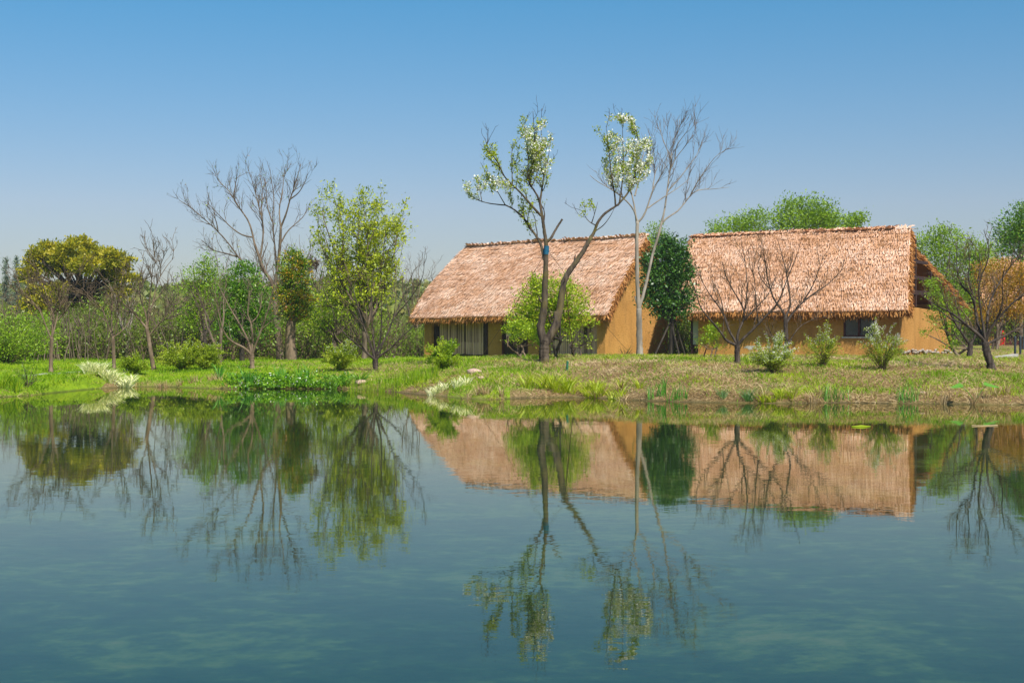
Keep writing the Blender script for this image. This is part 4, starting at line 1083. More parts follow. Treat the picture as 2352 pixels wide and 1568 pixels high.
traced('bare_tree', 'twin stemmed bare tree with speckled trunks behind the arching yellow bush', 'bare tree', 838, [
 (8, 7, 0, [(505, 838), (506, 800), (508, 760)]),
 (9, 6, .1, [(505, 826), (498, 800), (488, 780), (478, 755)]),
 (5, 1, .2, [(508, 762), (515, 730), (512, 690), (520, 650)]),
 (4, 1, -.3, [(508, 765), (500, 730), (485, 695)]),
 (4, 1, .3, [(478, 758), (470, 725), (472, 690)]),
], 126, levels=LV, bark='grey', Y=58)

# ------------------------------------------------------------------ leafy trees
def lt(*a, **k): return leafy_tree(*a, **k)
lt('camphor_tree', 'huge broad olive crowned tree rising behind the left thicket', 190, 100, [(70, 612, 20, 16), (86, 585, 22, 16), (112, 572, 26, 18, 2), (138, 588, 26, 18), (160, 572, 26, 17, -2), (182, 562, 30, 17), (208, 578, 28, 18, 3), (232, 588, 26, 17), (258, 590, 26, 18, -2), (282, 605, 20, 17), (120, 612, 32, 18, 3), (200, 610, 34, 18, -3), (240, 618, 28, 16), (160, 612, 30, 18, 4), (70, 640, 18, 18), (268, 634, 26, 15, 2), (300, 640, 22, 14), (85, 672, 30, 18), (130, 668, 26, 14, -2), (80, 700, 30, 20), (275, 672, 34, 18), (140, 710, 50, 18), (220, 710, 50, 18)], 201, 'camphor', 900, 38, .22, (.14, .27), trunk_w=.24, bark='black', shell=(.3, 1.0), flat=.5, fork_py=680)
lt('green_tree', 'upright light green tree left of the dark leaning trunk', 468, 68, [(455, 640, 38, 40), (475, 625, 30, 38), (440, 675, 36, 46), (470, 700, 42, 55), (440, 740, 32, 40), (490, 650, 26, 40), (432, 618, 14, 20), (478, 596, 12, 14)], 202, 'bright', 300, 24, .20, (.06, .12), shell=(.25, 1.0), flat=.7)
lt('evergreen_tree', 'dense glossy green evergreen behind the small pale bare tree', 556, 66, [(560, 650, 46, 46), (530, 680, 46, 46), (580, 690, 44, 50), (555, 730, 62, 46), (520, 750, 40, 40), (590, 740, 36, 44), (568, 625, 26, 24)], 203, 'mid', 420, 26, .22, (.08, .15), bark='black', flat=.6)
lt('copper_tree', 'narrow evergreen with reddish young leaves close behind the big bare trunk', 668, foot(668, 829)[1] + .6, [(675, 612, 30, 36), (680, 640, 38, 40), (668, 680, 36, 44), (690, 690, 30, 40), (675, 715, 38, 24), (676, 592, 18, 18)], 204, 'copper', 300, 30, .16, (.08, .14), bark='warm', trunk_w=.27, fork_py=738, flat=.6)
Yw = 64
wl = bare_tree('willow_tree', 'tall feathery yellow green tree left of the houses', 836, Yw, 462, 108, 205, nmain=13, fork=.2, r=.12, bark='grey', cat='tree', l1=(2.8, (.8, 2.2)), l2=(3.0, (.3, .9)), leaf=dict(mat='willow', n=6800, size=(.08, .17), per=2, spread=.10, w=.45))
lt('lime_tree', 'bushy lime green tree standing behind the dark plum branches', 770, 70, [(770, 690, 48, 40), (740, 720, 40, 36), (800, 700, 44, 40), (770, 740, 56, 36), (840, 690, 40, 44), (715, 740, 26, 28)], 206, 'lime', 240, 24, .28, (.07, .13), shell=(.3, 1), flat=.6)
Yr = foot(1262, 822)[1]
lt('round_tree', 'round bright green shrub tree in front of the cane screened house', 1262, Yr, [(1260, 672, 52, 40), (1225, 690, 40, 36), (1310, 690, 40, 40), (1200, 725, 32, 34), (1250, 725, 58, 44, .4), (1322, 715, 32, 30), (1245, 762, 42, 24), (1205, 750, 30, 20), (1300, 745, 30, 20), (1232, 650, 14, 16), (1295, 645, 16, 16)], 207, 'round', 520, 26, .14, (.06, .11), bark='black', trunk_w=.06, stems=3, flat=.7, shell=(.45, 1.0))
Ys_ = foot(1195, 822)[1]
lt('slender_shrub', 'slender leafy shrub with thin pale stems in front of the dark door', 1197, Ys_, [(1180, 745, 24, 16), (1205, 755, 34, 22), (1190, 775, 24, 14), (1225, 770, 26, 20), (1168, 760, 14, 10), (1168, 787, 9, 6), (1250, 785, 16, 14)], 208, 'lime', 150, 14, .10, (.05, .09), bark='warm', trunk_w=.03, stems=5, cat='shrub', shell=(.1, 1))
lt('slender_shrub', 'thin dark stemmed shrub with lime leaves in front of the right cane screen', 1318, foot(1318, 818)[1], [(1330, 750, 36, 18), (1345, 735, 30, 12), (1335, 790, 30, 10), (1312, 770, 20, 14), (1355, 770, 16, 8), (1365, 742, 12, 6), (1350, 785, 14, 7)], 209, 'lime', 64, 12, .08, (.05, .09), bark='dark', trunk_w=.03, stems=3, cat='shrub', shell=(.1, 1))
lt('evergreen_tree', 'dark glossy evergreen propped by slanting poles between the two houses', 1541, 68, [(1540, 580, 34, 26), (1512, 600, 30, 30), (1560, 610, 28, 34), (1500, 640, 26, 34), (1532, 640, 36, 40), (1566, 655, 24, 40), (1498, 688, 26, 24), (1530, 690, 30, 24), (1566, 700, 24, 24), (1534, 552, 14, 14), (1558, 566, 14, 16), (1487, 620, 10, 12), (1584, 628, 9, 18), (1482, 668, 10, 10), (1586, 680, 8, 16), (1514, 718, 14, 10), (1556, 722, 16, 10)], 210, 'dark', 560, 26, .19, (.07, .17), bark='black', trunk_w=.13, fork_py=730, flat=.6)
lt('background_tree', 'pale lime tree showing above the left roof ridge beside the dark evergreen', 1500, 92, [(1490, 545, 22, 20), (1515, 540, 22, 24), (1500, 570, 34, 24), (1530, 555, 16, 18), (1508, 518, 8, 10)], 211, 'bright', 110, 16, .24, (.08, .16), shell=(.2, 1))
lt('background_tree', 'green tree spreading behind the left part of the right roof', 1690, 100, [(1665, 520, 36, 22), (1700, 515, 34, 24), (1740, 505, 36, 28), (1725, 545, 60, 30), (1650, 540, 30, 20)], 212, 'bright', 260, 22, .34, (.10, .2), shell=(.3, 1))
lt('background_tree', 'tall green tree rising highest behind the right roof', 1850, 98, [(1810, 478, 26, 28), (1840, 485, 40, 36), (1880, 490, 40, 34), (1850, 520, 76, 34), (1905, 505, 24, 26), (1800, 505, 26, 26)], 213, 'bright', 380, 24, .34, (.10, .2), shell=(.3, 1))
lt('background_tree', 'small green tree peeping over the right end of the ridge', 1955, 100, [(1955, 512, 30, 18), (1970, 500, 14, 12), (1940, 530, 34, 18)], 214, 'bright', 110, 22, .30, (.10, .2), shell=(.3, 1))
lt('background_tree', 'broad green tree behind the open gable of the right house', 2165, 95, [(2130, 570, 36, 40), (2170, 560, 40, 46), (2210, 575, 40, 46), (2145, 620, 46, 50), (2195, 640, 56, 56), (2250, 590, 36, 44), (2170, 700, 70, 50), (2165, 530, 12, 14), (2100, 560, 14, 30)], 215, 'bright', 620, 24, .34, (.10, .2), bark='grey', shell=(.3, 1))
lt('background_tree', 'tall dark green tree cut off by the right edge', 2345, 97, [(2330, 530, 40, 44), (2360, 510, 40, 44), (2375, 560, 60, 50), (2310, 570, 34, 34), (2352, 490, 16, 16)], 216, 'mid', 330, 24, .36, (.12, .22), shell=(.35, 1))
lt('orange_tree', 'orange brown leaved tree in front of the farthest thatched house', 2285, 84, [(2275, 640, 42, 40), (2310, 635, 46, 44), (2345, 650, 44, 40), (2290, 690, 50, 40), (2340, 710, 50, 36), (2265, 720, 36, 34), (2360, 620, 30, 26)], 217, 'orange', 640, 20, .28, (.07, .14), bark='grey', shell=(.25, 1), stems=3, trunk_w=.08)
lt('leafy_shrub', 'thin green shrub growing at the right corner of the open gable house', 2190, foot(2190, 818)[1] + 1.5, [(2150, 665, 26, 26), (2140, 650, 16, 14), (2170, 700, 34, 30), (2185, 750, 26, 30), (2150, 735, 20, 14), (2185, 790, 18, 16), (2130, 760, 12, 8), (2205, 720, 20, 26)], 218, 'bright', 210, 18, .15, (.06, .11), bark='grey', trunk_w=.06, stems=2, cat='shrub', shell=(.15, 1))
lt('leafy_shrub', 'small spring green shrub against the clay wall beside the left plum tree', 1631, foot(1631, 821)[1], [(1632, 760, 18, 12), (1645, 770, 16, 10), (1612, 790, 16, 8), (1650, 795, 14, 8), (1628, 778, 18, 12), (1640, 750, 12, 8), (1608, 772, 9, 7)], 219, 'lime', 130, 12, .09, (.04, .08), bark='warm', trunk_w=.025, stems=3, cat='shrub', shell=(.1, 1))

# props of the dark evergreen
rng = np.random.default_rng(9)
for lab, a_, b_, Y in (('long dark prop pole slanting against the clay gable', (1499, 809), (1541, 736), 67.0), ('dark prop pole leaning right of the evergreen trunk, the upper one', (1577, 808), (1546, 728), 68.6), ('dark prop pole leaning right of the evergreen trunk, the lower one', (1563, 806), (1543, 748), 67.4)):
    e = here(a_[0], Y); q = at(b_[0], b_[1], 68.0)
    n = 8; P = e - [0, 0, .1] + (q - e + [0, 0, .1]) * np.linspace(0, 1, n)[:, None]
    m = M(); tubes(m, P[None], np.full((1, n), .045), 6)
    tag(m.build('prop_pole', BK['black'], None, e), lab, 'prop pole', 'poles propping the evergreen')

# background bare trees
bt = [(520, 78, 575, 46), (600, 80, 560, 55), (690, 76, 548, 60), (735, 80, 560, 55), (775, 82, 575, 50), (640, 84, 575, 60)]
bl = ['hazy twiggy bare tree behind the light green tree', 'hazy bare tree showing through the fork of the big bare tree', 'hazy bare tree rising behind the reddish evergreen, with a nest in it', 'hazy bare tree between the reddish evergreen and the feathery tree', 'faint bare tree half hidden by the feathery yellow tree', 'faint bare tree straight behind the big bare trunk']
for i, (px, Y, tp, hw) in enumerate(bt):
    bare_tree('bare_tree', bl[i], px, Y, tp, hw, 300 + i, 'bare trees behind the clearing', nmain=7, fork=.35, r=.09, l1=(1.6, (.8, 2.0)), l2=(2.0, (.4, 1.0)))
nb = at(721, 606, 76)
m = M(); n = 90; d = norm(rng.normal(size=(n, 3)) * [1, 1, .5]); P = nb + d[:, None, :] * .2 + np.cross(d, rng.normal(size=(n, 3)))[:, None, :] * np.linspace(-.2, .2, 5)[None, :, None]
tubes(m, P, np.full((n, 5), .012), 3, rng.random(n), cap=False); tag(m.build('nest', BK['twig'], None, nb), 'dark bird nest of twigs in the hazy bare tree', 'nest')
for i, (px, Y, tp, hw, lab) in enumerate([(30, 66, 655, 40, 'low bare tree at the left edge above the lime bush'), (205, 72, 690, 45, 'brown bare tree in the thicket under the huge olive crown'), (292, 72, 640, 46, 'bare tree on two pale trunks in the thicket left of the slanting tree'), (395, 76, 660, 40, 'bare tree in the thicket right of the slanting lawn tree'), (805, 70, 715, 75, 'low tangled bare tree behind the white flowering bush'), (955, 92, 600, 60, 'slim bare tree behind the left end of the long roof'), (905, 78, 735, 55, 'low sprawling bare tree reaching to the left house corner')]):
    bare_tree('bare_tree', lab, px, Y, tp, hw, 320 + i, 'bare trees in the thicket', nmain=6, fork=.25 if i not in (4, 6) else .12, r=.085, bark='pale' if i == 2 else 'grey', twig='grey' if i == 2 else 'twig', l1=(1.8, (.6, 1.6)), l2=(2.4, (.3, .9)), l3=(1.4, (.2, .5)))

# far conifers
for i, (px, tp, hw, lab) in enumerate([(14, 588, 17, 'hazy distant conifer, the left of the tall pair'), (38, 586, 19, 'hazy distant conifer, the right of the tall pair'), (63, 650, 16, 'short hazy conifer beside the tall pair')]):
    Y = 175.0; b = here(px, Y); k = Y / F; H = CAMZ + (HY - tp) * k - b[2]; rg = np.random.default_rng(400 + i)
    root = thing('conifer', lab, 'conifer', b, 'distant conifers')
    n = 12; m = M(); P = b + np.array([0, 0, 1.0]) * np.linspace(-.1, H, n)[:, None]; tubes(m, P[None], np.linspace(.22, .02, n)[None], 6); m.build('trunk', BK['grey'], root, b)
    N = 260; z = rg.random(N) ** .8; az = rg.random(N) * 6.283; L = hw * k * (1 - z) ** .8 * rg.uniform(.6, 1.05, N) + .15
    e = np.stack([np.cos(az), np.sin(az), .45 + 0 * az], 1); s = np.linspace(0, 1, 4)
    st = b + np.array([0, 0, 1.0]) * (H * (.12 + .86 * z))[:, None]
    P = st[:, None, :] + e[:, None, :] * (L[:, None] * s[None, :])[..., None]
    m = M(); tubes(m, P, np.linspace(.05, .015, 4)[None, :].repeat(N, 0), 3, .2, cap=False)
    pp, d = along(P, rg, 2400, .1); leaves(m, pp + rg.normal(size=pp.shape) * .12, norm(d + rg.normal(size=pp.shape)), rg, (.14, .3), .4)
    m.build('crown', G['conifer'], root, b)

# ------------------------------------------------------------------ bushes
bush('flowering_bush', 'arching bush covered in white sprays in front of the right house, whitest of the three', foot(1776, 857), 120, 84, 501, 'spirea', nst=60, nleaf=10816, flowers=2300, arch=1.0, group='white flowering bushes', ftop=0.2, fsize=(.014, .026), fper=2, size=(.022, .05))
bush('flowering_bush', 'thin leafy bush with few white flowers, middle of the three before the right house', foot(1890, 842), 82, 90, 502, 'spirea', nst=40, nleaf=5408, flowers=450, arch=.7, group='white flowering bushes', ftop=0.45, fsize=(.014, .026), fper=2, size=(.02, .045))
bush('flowering_bush', 'open arching bush with white sprays on top, right of the two-pane window', foot(2027, 851), 118, 102, 503, 'spirea', nst=46, nleaf=7072, flowers=1200, arch=1.1, group='white flowering bushes', ftop=0.4, fsize=(.014, .026), fper=2, size=(.02, .045))
bush('flowering_bush', 'green bush with a white flowering side left of the dark plum tree', foot(785, 852), 96, 64, 504, 'spirea', nst=46, nleaf=7904, flowers=1100, arch=.9, group='white flowering bushes', ftop=0.45, fsize=(.014, .026), fper=2, size=(.032, .075))
bush('green_bush', 'fresh green upright bush at the left corner of the cane screened house', foot(1018, 848), 80, 66, 505, 'lime', nst=44, nleaf=6720, arch=.5, size=(.032, .075), group='green bushes', flowers=60, ftop=.75)
bush('green_bush', 'wide arching yellow green bush with pale tips, the left of the close pair', foot(420, 851), 135, 66, 506, 'spirea', nst=80, nleaf=10400, flowers=450, arch=1.1, size=(.032, .075), ftop=.6, group='green bushes')
bush('green_bush', 'wide arching yellow green bush with pale tips, the right of the close pair', foot(470, 849), 95, 62, 507, 'spirea', nst=70, nleaf=8800, flowers=250, arch=1.1, size=(.032, .075), ftop=.7, group='green bushes')
bush('green_bush', 'round green bush with fine arching tips just right of the cream striped leaves', foot(306, 858), 76, 44, 508, 'spirea', nst=60, nleaf=7200, flowers=80, arch=1.0, size=(.032, .075), ftop=.7, group='green bushes')
bush('waterside_shrub', 'sparse twiggy shrub at the waterline by the left edge', foot(65, 888), 56, 70, 509, 'mid', nst=16, nleaf=700, arch=.3, size=(.02, .045), stem_r=.010)
bush('shadow_shrub', 'dark shrub added in place of a shadow at the foot of the left house gable', here(1436, 72.6), .7, .8, 510, 'olive', nst=24, nleaf=80, arch=.3, twig='black', cat='shrub')  # added shrub of black twigs, standing in for the bush-shaped wall shadow
bush('lime_bush', 'big lime green bush mass at the left edge of the lawn', here(20, 62), 4.2, 2.6, 511, 'bright', nst=110, nleaf=9000, arch=.5, size=(.06, .12), spread=.12, cat='bush', group='green thicket bushes')
bush('lime_bush', 'rounded green bush under the left side of the huge olive crown', here(70, 70), 3.6, 2.3, 512, 'bright', nst=90, nleaf=6500, arch=.5, size=(.07, .13), spread=.12, cat='bush', group='green thicket bushes')

# ------------------------------------------------------------------ thicket and far woods (uncountable)
rng = np.random.default_rng(61)
def band(x0, x1, Y0, Y1, n): 
    px = rng.uniform(x0, x1, n); Y = rng.uniform(Y0, Y1, n); X = (px - CX) * Y / F
    return X, Y, ground(X, Y)
m = M(); s_ = M()
for (x0, x1, Y0, Y1, n, h0, h1, tn) in ((-120, 890, 70, 96, 1020, .8, 3.6, 0.1), (880, 985, 87, 99, 110, .8, 3.4, .1), (120, 460, 70, 86, 400, .8, 3.4, .05), (500, 890, 74, 92, 370, .8, 3.0, -.1), (1535, 1600, 76, 92, 90, .5, 2.4, .25), (2090, 2420, 100, 118, 160, .8, 3.2, .2)):
    X, Y, g = band(x0, x1, Y0, Y1, n)
    hh = h0 + (h1 - h0) * np.clip(vn(X * .22, Y * .1, 71) * 1.2 - .1, 0, 1) * rng.uniform(.6, 1, n)
    per = 64; z = rng.random((n, per)) ** .8 * hh[:, None]
    p = np.stack([X[:, None] + rng.normal(size=(n, per)) * .42, Y[:, None] + rng.normal(size=(n, per)) * .42, g[:, None] + z + .03], -1).reshape(-1, 3)
    t = np.clip(np.repeat(vn(X * .3, Y * .3, 72), per) * .8 + rng.random(n * per) * .35 - .08 + tn, 0, 1)
    leaves(m, p, rng.normal(size=p.shape) + [0, 0, .3], rng, (.09, .18), .5, t)
    k = 2; P = np.stack([np.repeat(X, k), np.repeat(Y, k), np.repeat(g, k)], 1); nn = len(P); d = norm(rng.normal(size=(nn, 3)) * [.35, .35, .1] + [0, 0, 1]); L = np.repeat(hh, k) * rng.uniform(.6, 1.25, nn)
    q = P[:, None, :] + d[:, None, :] * (L[:, None] * np.linspace(0, 1, 6)[None, :])[..., None]; q[:, 1:] += np.cumsum(rng.normal(size=(nn, 5, 3)) * .06, 1)
    tubes(s_, q, np.linspace(.022, .008, 6)[None, :].repeat(nn, 0), 3, rng.random(nn), cap=False)
    a_, r_, _ = sprout(q, np.linspace(.02, .008, 6)[None, :].repeat(nn, 0), rng, 1.6, (.3, 1.0), rmin=.006); tubes(s_, a_, r_, 3, rng.random(len(a_)), cap=False)
tag(m.build('undergrowth', G['olive']), 'olive green undergrowth filling the thicket behind the lawn', kind='stuff')
tag(s_.build('brushwood', BK['twig']), 'tangled brown brushwood in the thicket', kind='stuff')
X, Y, g = band(-60, 430, 67, 76, 150)
m = M(); P = np.stack([X, Y, g - .05], 1); d = norm(rng.normal(size=(150, 3)) * [.16, .16, 0] + [0, 0, 1]); L = rng.uniform(1.2, 2.6, 150)
q = P[:, None, :] + d[:, None, :] * (L[:, None] * np.linspace(0, 1, 7)[None, :])[..., None]; q[:, 1:] += np.cumsum(rng.normal(size=(150, 6, 3)) * .03, 1)
tubes(m, q, np.linspace(.03, .012, 7)[None, :].repeat(150, 0) * rng.uniform(.6, 1.2, (150, 1)), 4, cap=False)
a_, r_, _ = sprout(q, np.full((150, 7), .02), rng, 1.2, (.4, 1.1), t0=.4, rmin=.007, up=.4); tubes(m, a_, r_, 3, cap=False)
tag(m.build('saplings', BK['grey']), 'pale thin saplings crowded along the edge of the thicket', kind='stuff')
# hillside woods
m = M()
n = 2600; Y = rng.uniform(125, 330, n); X = (rng.uniform(-200, 2600, n) - CX) * Y / F; g = ground(X, Y)
per = 34; hh = rng.uniform(2.0, 4.2, n); r = rng.uniform(1.2, 2.4, n); d = norm(rng.normal(size=(n, per, 3))); d[..., 2] = np.abs(d[..., 2])
p = np.stack([X, Y, g + hh * .45], 1)[:, None, :] + d * np.stack([r, r, hh * .6], 1)[:, None, :] * rng.uniform(.6, 1, (n, per, 1))
t = np.clip(np.repeat(rng.random(n), per) * .8 + rng.random(n * per) * .25, 0, 1)
leaves(m, p.reshape(-1, 3), rng.normal(size=(n * per, 3)) + [0, 0, .5], rng, (.6, 1.2), .7, t)
tag(m.build('hillside_wood', G['hill']), 'low wooded hill far behind the thicket', kind='stuff')

# ------------------------------------------------------------------ waterside plants
def clump(name, label, cat, b, w, dpt, n, h, matn, seed, width=.02, lean=.6, group=None, tuft=None, up=1.2, seg=3):
    rg = np.random.default_rng(seed)
    if tuft:
        c = np.stack([rg.uniform(-.5, .5, tuft) * w, rg.uniform(-.5, .5, tuft) * dpt], 1); k = rg.integers(tuft, size=n); xy = c[k] + rg.normal(size=(n, 2)) * .045
        out = xy - c[k]
    else:
        xy = np.stack([rg.uniform(-.5, .5, n) * w, rg.uniform(-.5, .5, n) * dpt], 1); out = rg.normal(size=(n, 2)) * .1
    X, Y = b[0] + xy[:, 0], b[1] + xy[:, 1]
    p = np.stack([X, Y, np.maximum(ground(X, Y), -.12) - .02], 1)
    o = norm(np.concatenate([out + rg.normal(size=(n, 2)) * .03, np.zeros((n, 1))], 1))
    d = o * lean * rg.uniform(.2, 1, (n, 1)) + [0, 0, up]; l = o * rg.uniform(.5, 1.6, (n, 1)) * lean + [0, 0, .35 - .5 * lean * rg.random()]
    m = M(); blades(m, p, d, l, h * rg.uniform(.55, 1.1, n), width * rg.uniform(.7, 1.3, n), rg, seg, np.clip(rg.random(n) * .8 + .1, 0, 1), .1)
    return tag(m.build(name, G[matn], None, b), label, cat, group)
cl = [
 ('sedge_clump', 'tall yellow green sedge tuft on the bank under the blossoming tree', 1246, 893, .9, .5, 210, .62, 'sedge', .022, .8, 5),
 ('sedge_clump', 'yellow green sedge clump just right of the tallest sedge tuft', 1283, 898, .8, .5, 180, .54, 'sedge', .024, .8, 5),
 ('sedge_clump', 'yellowing sedge clump in the middle of the sedge row', 1335, 904, 1.0, .5, 190, .44, 'sedge', .022, .8, 7),
 ('sedge_clump', 'sedge clump right of the middle of the sedge row', 1392, 905, .9, .5, 190, .45, 'sedge', .022, .8, 6),
 ('sedge_clump', 'sedge clump ending the sedge row on the right', 1443, 906, .8, .5, 180, .42, 'sedge', .022, .8, 5),
 ('sedge_clump', 'bright yellow green sedge at the waterline below the right house', 1788, 918, .95, .4, 190, .36, 'sedge', .022, .7, 5),
 ('grass_tuft', 'round blue green grass tuft at the waterline below the left plum tree', 1712, 916, .3, .25, 170, .42, 'tuft', .010, .7, 2),
 ('grass_tuft', 'low blue green grass tuft at the waterline right of the fallen reeds', 1655, 914, .35, .2, 90, .30, 'tuft', .010, .8, 2),
 ('iris_clump', 'thin blue green iris blades in shallow water right of the sedge row', 1508, 921, .5, .3, 46, .55, 'iris', .020, .25, None),
 ('iris_clump', 'blue green iris blades in shallow water below the pale forked trunk', 1556, 922, .5, .25, 46, .50, 'iris', .020, .25, None),
 ('iris_clump', 'sparse green iris blades at the waterline below the two-pane window', 1925, 925, .7, .3, 50, .50, 'iris', .018, .25, None),
 ('iris_clump', 'upright iris blades at the waterline left of the arrow leaved plant', 2082, 926, .5, .3, 46, .55, 'iris', .018, .25, None),
 ('iris_clump', 'wide bluish iris fan beside the clover patch, farthest left of the irises', 511, 868, .35, .3, 34, .60, 'iris', .035, .35, 2),
 ('iris_clump', 'tall iris blades rising at the left end of the clover patch', 562, 884, .4, .3, 36, .62, 'iris', .035, .3, 2),
 ('iris_clump', 'iris blades standing behind the middle of the clover patch', 652, 868, .5, .3, 34, .55, 'iris', .03, .3, 3),
 ('iris_clump', 'iris blades standing behind the right end of the clover patch', 690, 866, .45, .3, 34, .55, 'iris', .03, .3, 3),
 ('reed_bed', 'bright green fine reeds standing in the water below the dark plum tree', 905, 897, 2.6, .8, 560, .62, 'grass', .013, .2, None),
 ('daylily_clump', 'arching dark green leaf clump by the pinkish stone', 802, 890, .9, .6, 150, .50, 'cover', .03, 1.0, 5),
 ('daylily_clump', 'low arching green leaf clump left of the pinkish stone', 770, 888, .6, .4, 80, .36, 'cover', .026, 1.0, 3),
 ('grass_clump', 'lush yellow green grass clump at the water by the left edge', 8, 892, .9, .6, 160, .55, 'grass', .022, .6, 5),
 ('striped_plant', 'large cream striped leaf clump hanging over the water on the left', 245, 883, 1.35, .55, 900, .52, 'variegated', .034, .75, 34),
 ('striped_plant', 'small cream striped tuft at the right end of the large cream clump', 301, 878, .3, .3, 60, .36, 'variegated', .036, .9, 2),
 ('striped_plant', 'cream striped leaf clump on the bank between the reeds and the blossoming tree', 1030, 893, 1.0, .5, 240, .36, 'variegated', .028, .8, 12),
 ('dry_reeds', 'bleached dry reed tuft at the waterline below the sedge row', 1402, 914, .7, .3, 110, .42, 'dry', .016, 1.2, 2),
 ('dry_reeds', 'fallen dry reeds at the waterline right of the sedge row', 1470, 915, .9, .4, 120, .40, 'dry', .014, 1.2, 4),
 ('dry_reeds', 'dry tan reed tuft on the bank left of the tallest sedge tuft', 1110, 905, 1.2, .5, 150, .42, 'dry', .013, .7, 4),
 ('dry_reeds', 'dry tan reeds standing on the bank right of the bright sedge', 1865, 915, 1.6, .7, 170, .48, 'dry', .012, .6, 7),
 ('dry_reeds', 'tall dry reeds at the waterline right of the round grass tuft', 1755, 920, .5, .3, 70, .45, 'dry', .014, .7, 2),
 ('dry_reeds', 'wide dry reed stand at the water by the right edge', 2230, 918, 2.6, .8, 260, .42, 'dry', .013, .7, 9),
 ('dry_reeds', 'dry grass stand on the low bank between the lawn and the clover patch', 430, 884, 2.2, .5, 240, .34, 'dry', .014, .6, 9),
]
for i, (nm, lab, px, py, ww, dd, n, hh, mt, wd, ln, tf) in enumerate(cl):
    cat = nm.replace('_', ' ')
    clump(nm, lab, cat, foot(px, py) + (np.array([-.15, .55, 0]) if py == 883 else 0), ww, dd, n, hh, mt, 600 + i, wd, ln, {'sedge_clump': 'sedge clumps on the bank', 'iris_clump': 'iris clumps at the water', 'dry_reeds': 'dry reed stands'}.get(nm), tf)
# clover patch
rg = np.random.default_rng(66); n = 4200
m = M(); f0 = foot(655, 886); X = f0[0] + rg.normal(size=n) * 1.05; Y = shore(X) + np.abs(rg.normal(size=n)) * .7 - .05; k = np.abs(X - f0[0]) < 2.0; X, Y = X[k], Y[k]
z = np.maximum(ground(X, Y), 0); zz = (.03 + .26 * np.clip(vn(X * 2.2, Y * 2.2, 75) * 1.6 - .45, 0, 1)) * rg.random(len(X)) ** .5
p = np.stack([X, Y, z + zz], 1); leaves(m, p, rg.normal(size=p.shape) + [0, -.3, .5], rg, (.05, .10), .9, np.clip(rg.random(len(X)), 0, 1))
cp = m.build('clover_patch', G['cover'], None, f0); tag(cp, 'lush clover patch with tiny white flowers spilling to the waterline', 'ground cover')
m = M(); k = rg.random(len(p)) < .035; q = p[k] + [0, -.02, .04]; q = np.repeat(q, 2, 0); leaves(m, q, rg.normal(size=q.shape), rg, (.03, .05), .9); m.build('blossom', G['flower'], cp, (0, 0, 0))
cp.children[0].matrix_parent_inverse = cp.matrix_world.inverted() if False else cp.matrix_parent_inverse
cp.children[0].location = tuple(-np.asarray(f0))
# arrow-leaved plant
b = foot(2240, 925); rt = thing('arrowleaf_plant', 'water plant with two broad arrow leaves on bent stalks by the right edge', 'water plant', b)
k_ = b[1] / F
for ex, ey, lx_, ly_ in ((2205, 888, -26, 6), (2268, 886, 28, 8)):
    tp = np.array([b[0] + (ex - 2240) * k_, b[1], b[2] + (925 - ey) * k_]); q = resample(np.array([b, (b + tp) / 2 + [0, 0, .08], tp]), 8)
    m = M(); tubes(m, q[None], np.full((1, 8), .008), 5); st = m.build('stalk', G['iris'], rt, b)
    L = np.array([lx_ * k_, -.05, -ly_ * k_ * .6]); sd_ = np.array([0, .11, .05])
    v = np.array([tp - L * .35, tp - L * .1 + sd_ + [0, 0, .02], tp + L * .5 + sd_ * .6, tp + L, tp + L * .5 - sd_ * .6, tp - L * .1 - sd_ + [0, 0, .02], tp + L * .2 + [0, 0, -.02]])
    m = M(); m.add(v, [[0, 1, 6], [1, 2, 6], [2, 3, 6], [3, 4, 6], [4, 5, 6], [5, 0, 6]], .7); m.build('leaf', G['iris'], rt, b)

# ------------------------------------------------------------------ stones, stakes, kerbs, ropes
rs = np.random.default_rng(8)
pink_m = plain_mat('pinkish stone', (.44, .31, .23), .9, .25, 9, .2, bump=.5)
for lab, px, py, r in (('pale flat stone lying on the bank left of the blossoming tree', 1090, 857, (.22, .15, .10)), ('pinkish stone at the water beside the arching leaf clump', 829, 881, (.18, .13, .09)), ('small grey stone on the bank below the pale flat stone', 1105, 870, (.09, .07, .05)), ('small bleached stone in the grass under the right plum trees', 2120, 905, (.1, .08, .05))):
    b = foot(px, py); m = M(); pebble(m, np.zeros(3), r, rs, 12, 9); o = m.build('stone', pink_m, None); o.location = b + [0, 0, r[2] * .4]
    tag(o, lab, 'stone', 'stones on the bank')
b = foot(1302, 851); n = 9; s = np.linspace(0, 1, n); m = M(); P = b + np.stack([.02 * s, 0 * s, -.08 + .36 * s], 1); R = np.full(n, .035); R[[4]] = .042; tubes(m, P[None], R[None], 8)
tag(m.build('bamboo_stake', plain_mat('green bamboo', (.02, .12, .06), .5, .2, 12), None, b), 'short thick green bamboo stake on the bank right of the blossoming tree', 'stake')
m = M(); a_, b_ = foot(1108, 826.5), 0
c = hL.C + hL.u * hL.lx(1125, -.35) + hL.v * -.35; z = ground(c[0], c[1]); m = M(); box(m, -.3, .3, -.16, .16, -.05, .2); o = m.build('step_stone', conc_m, None, smooth=False); o.location = (c[0], c[1], hL.zb + zs - .16); o.rotation_euler = (0, 0, -math.radians(41.3)); tag(o, 'grey stone block at the foot of the dark post by the left screen', 'stone block')
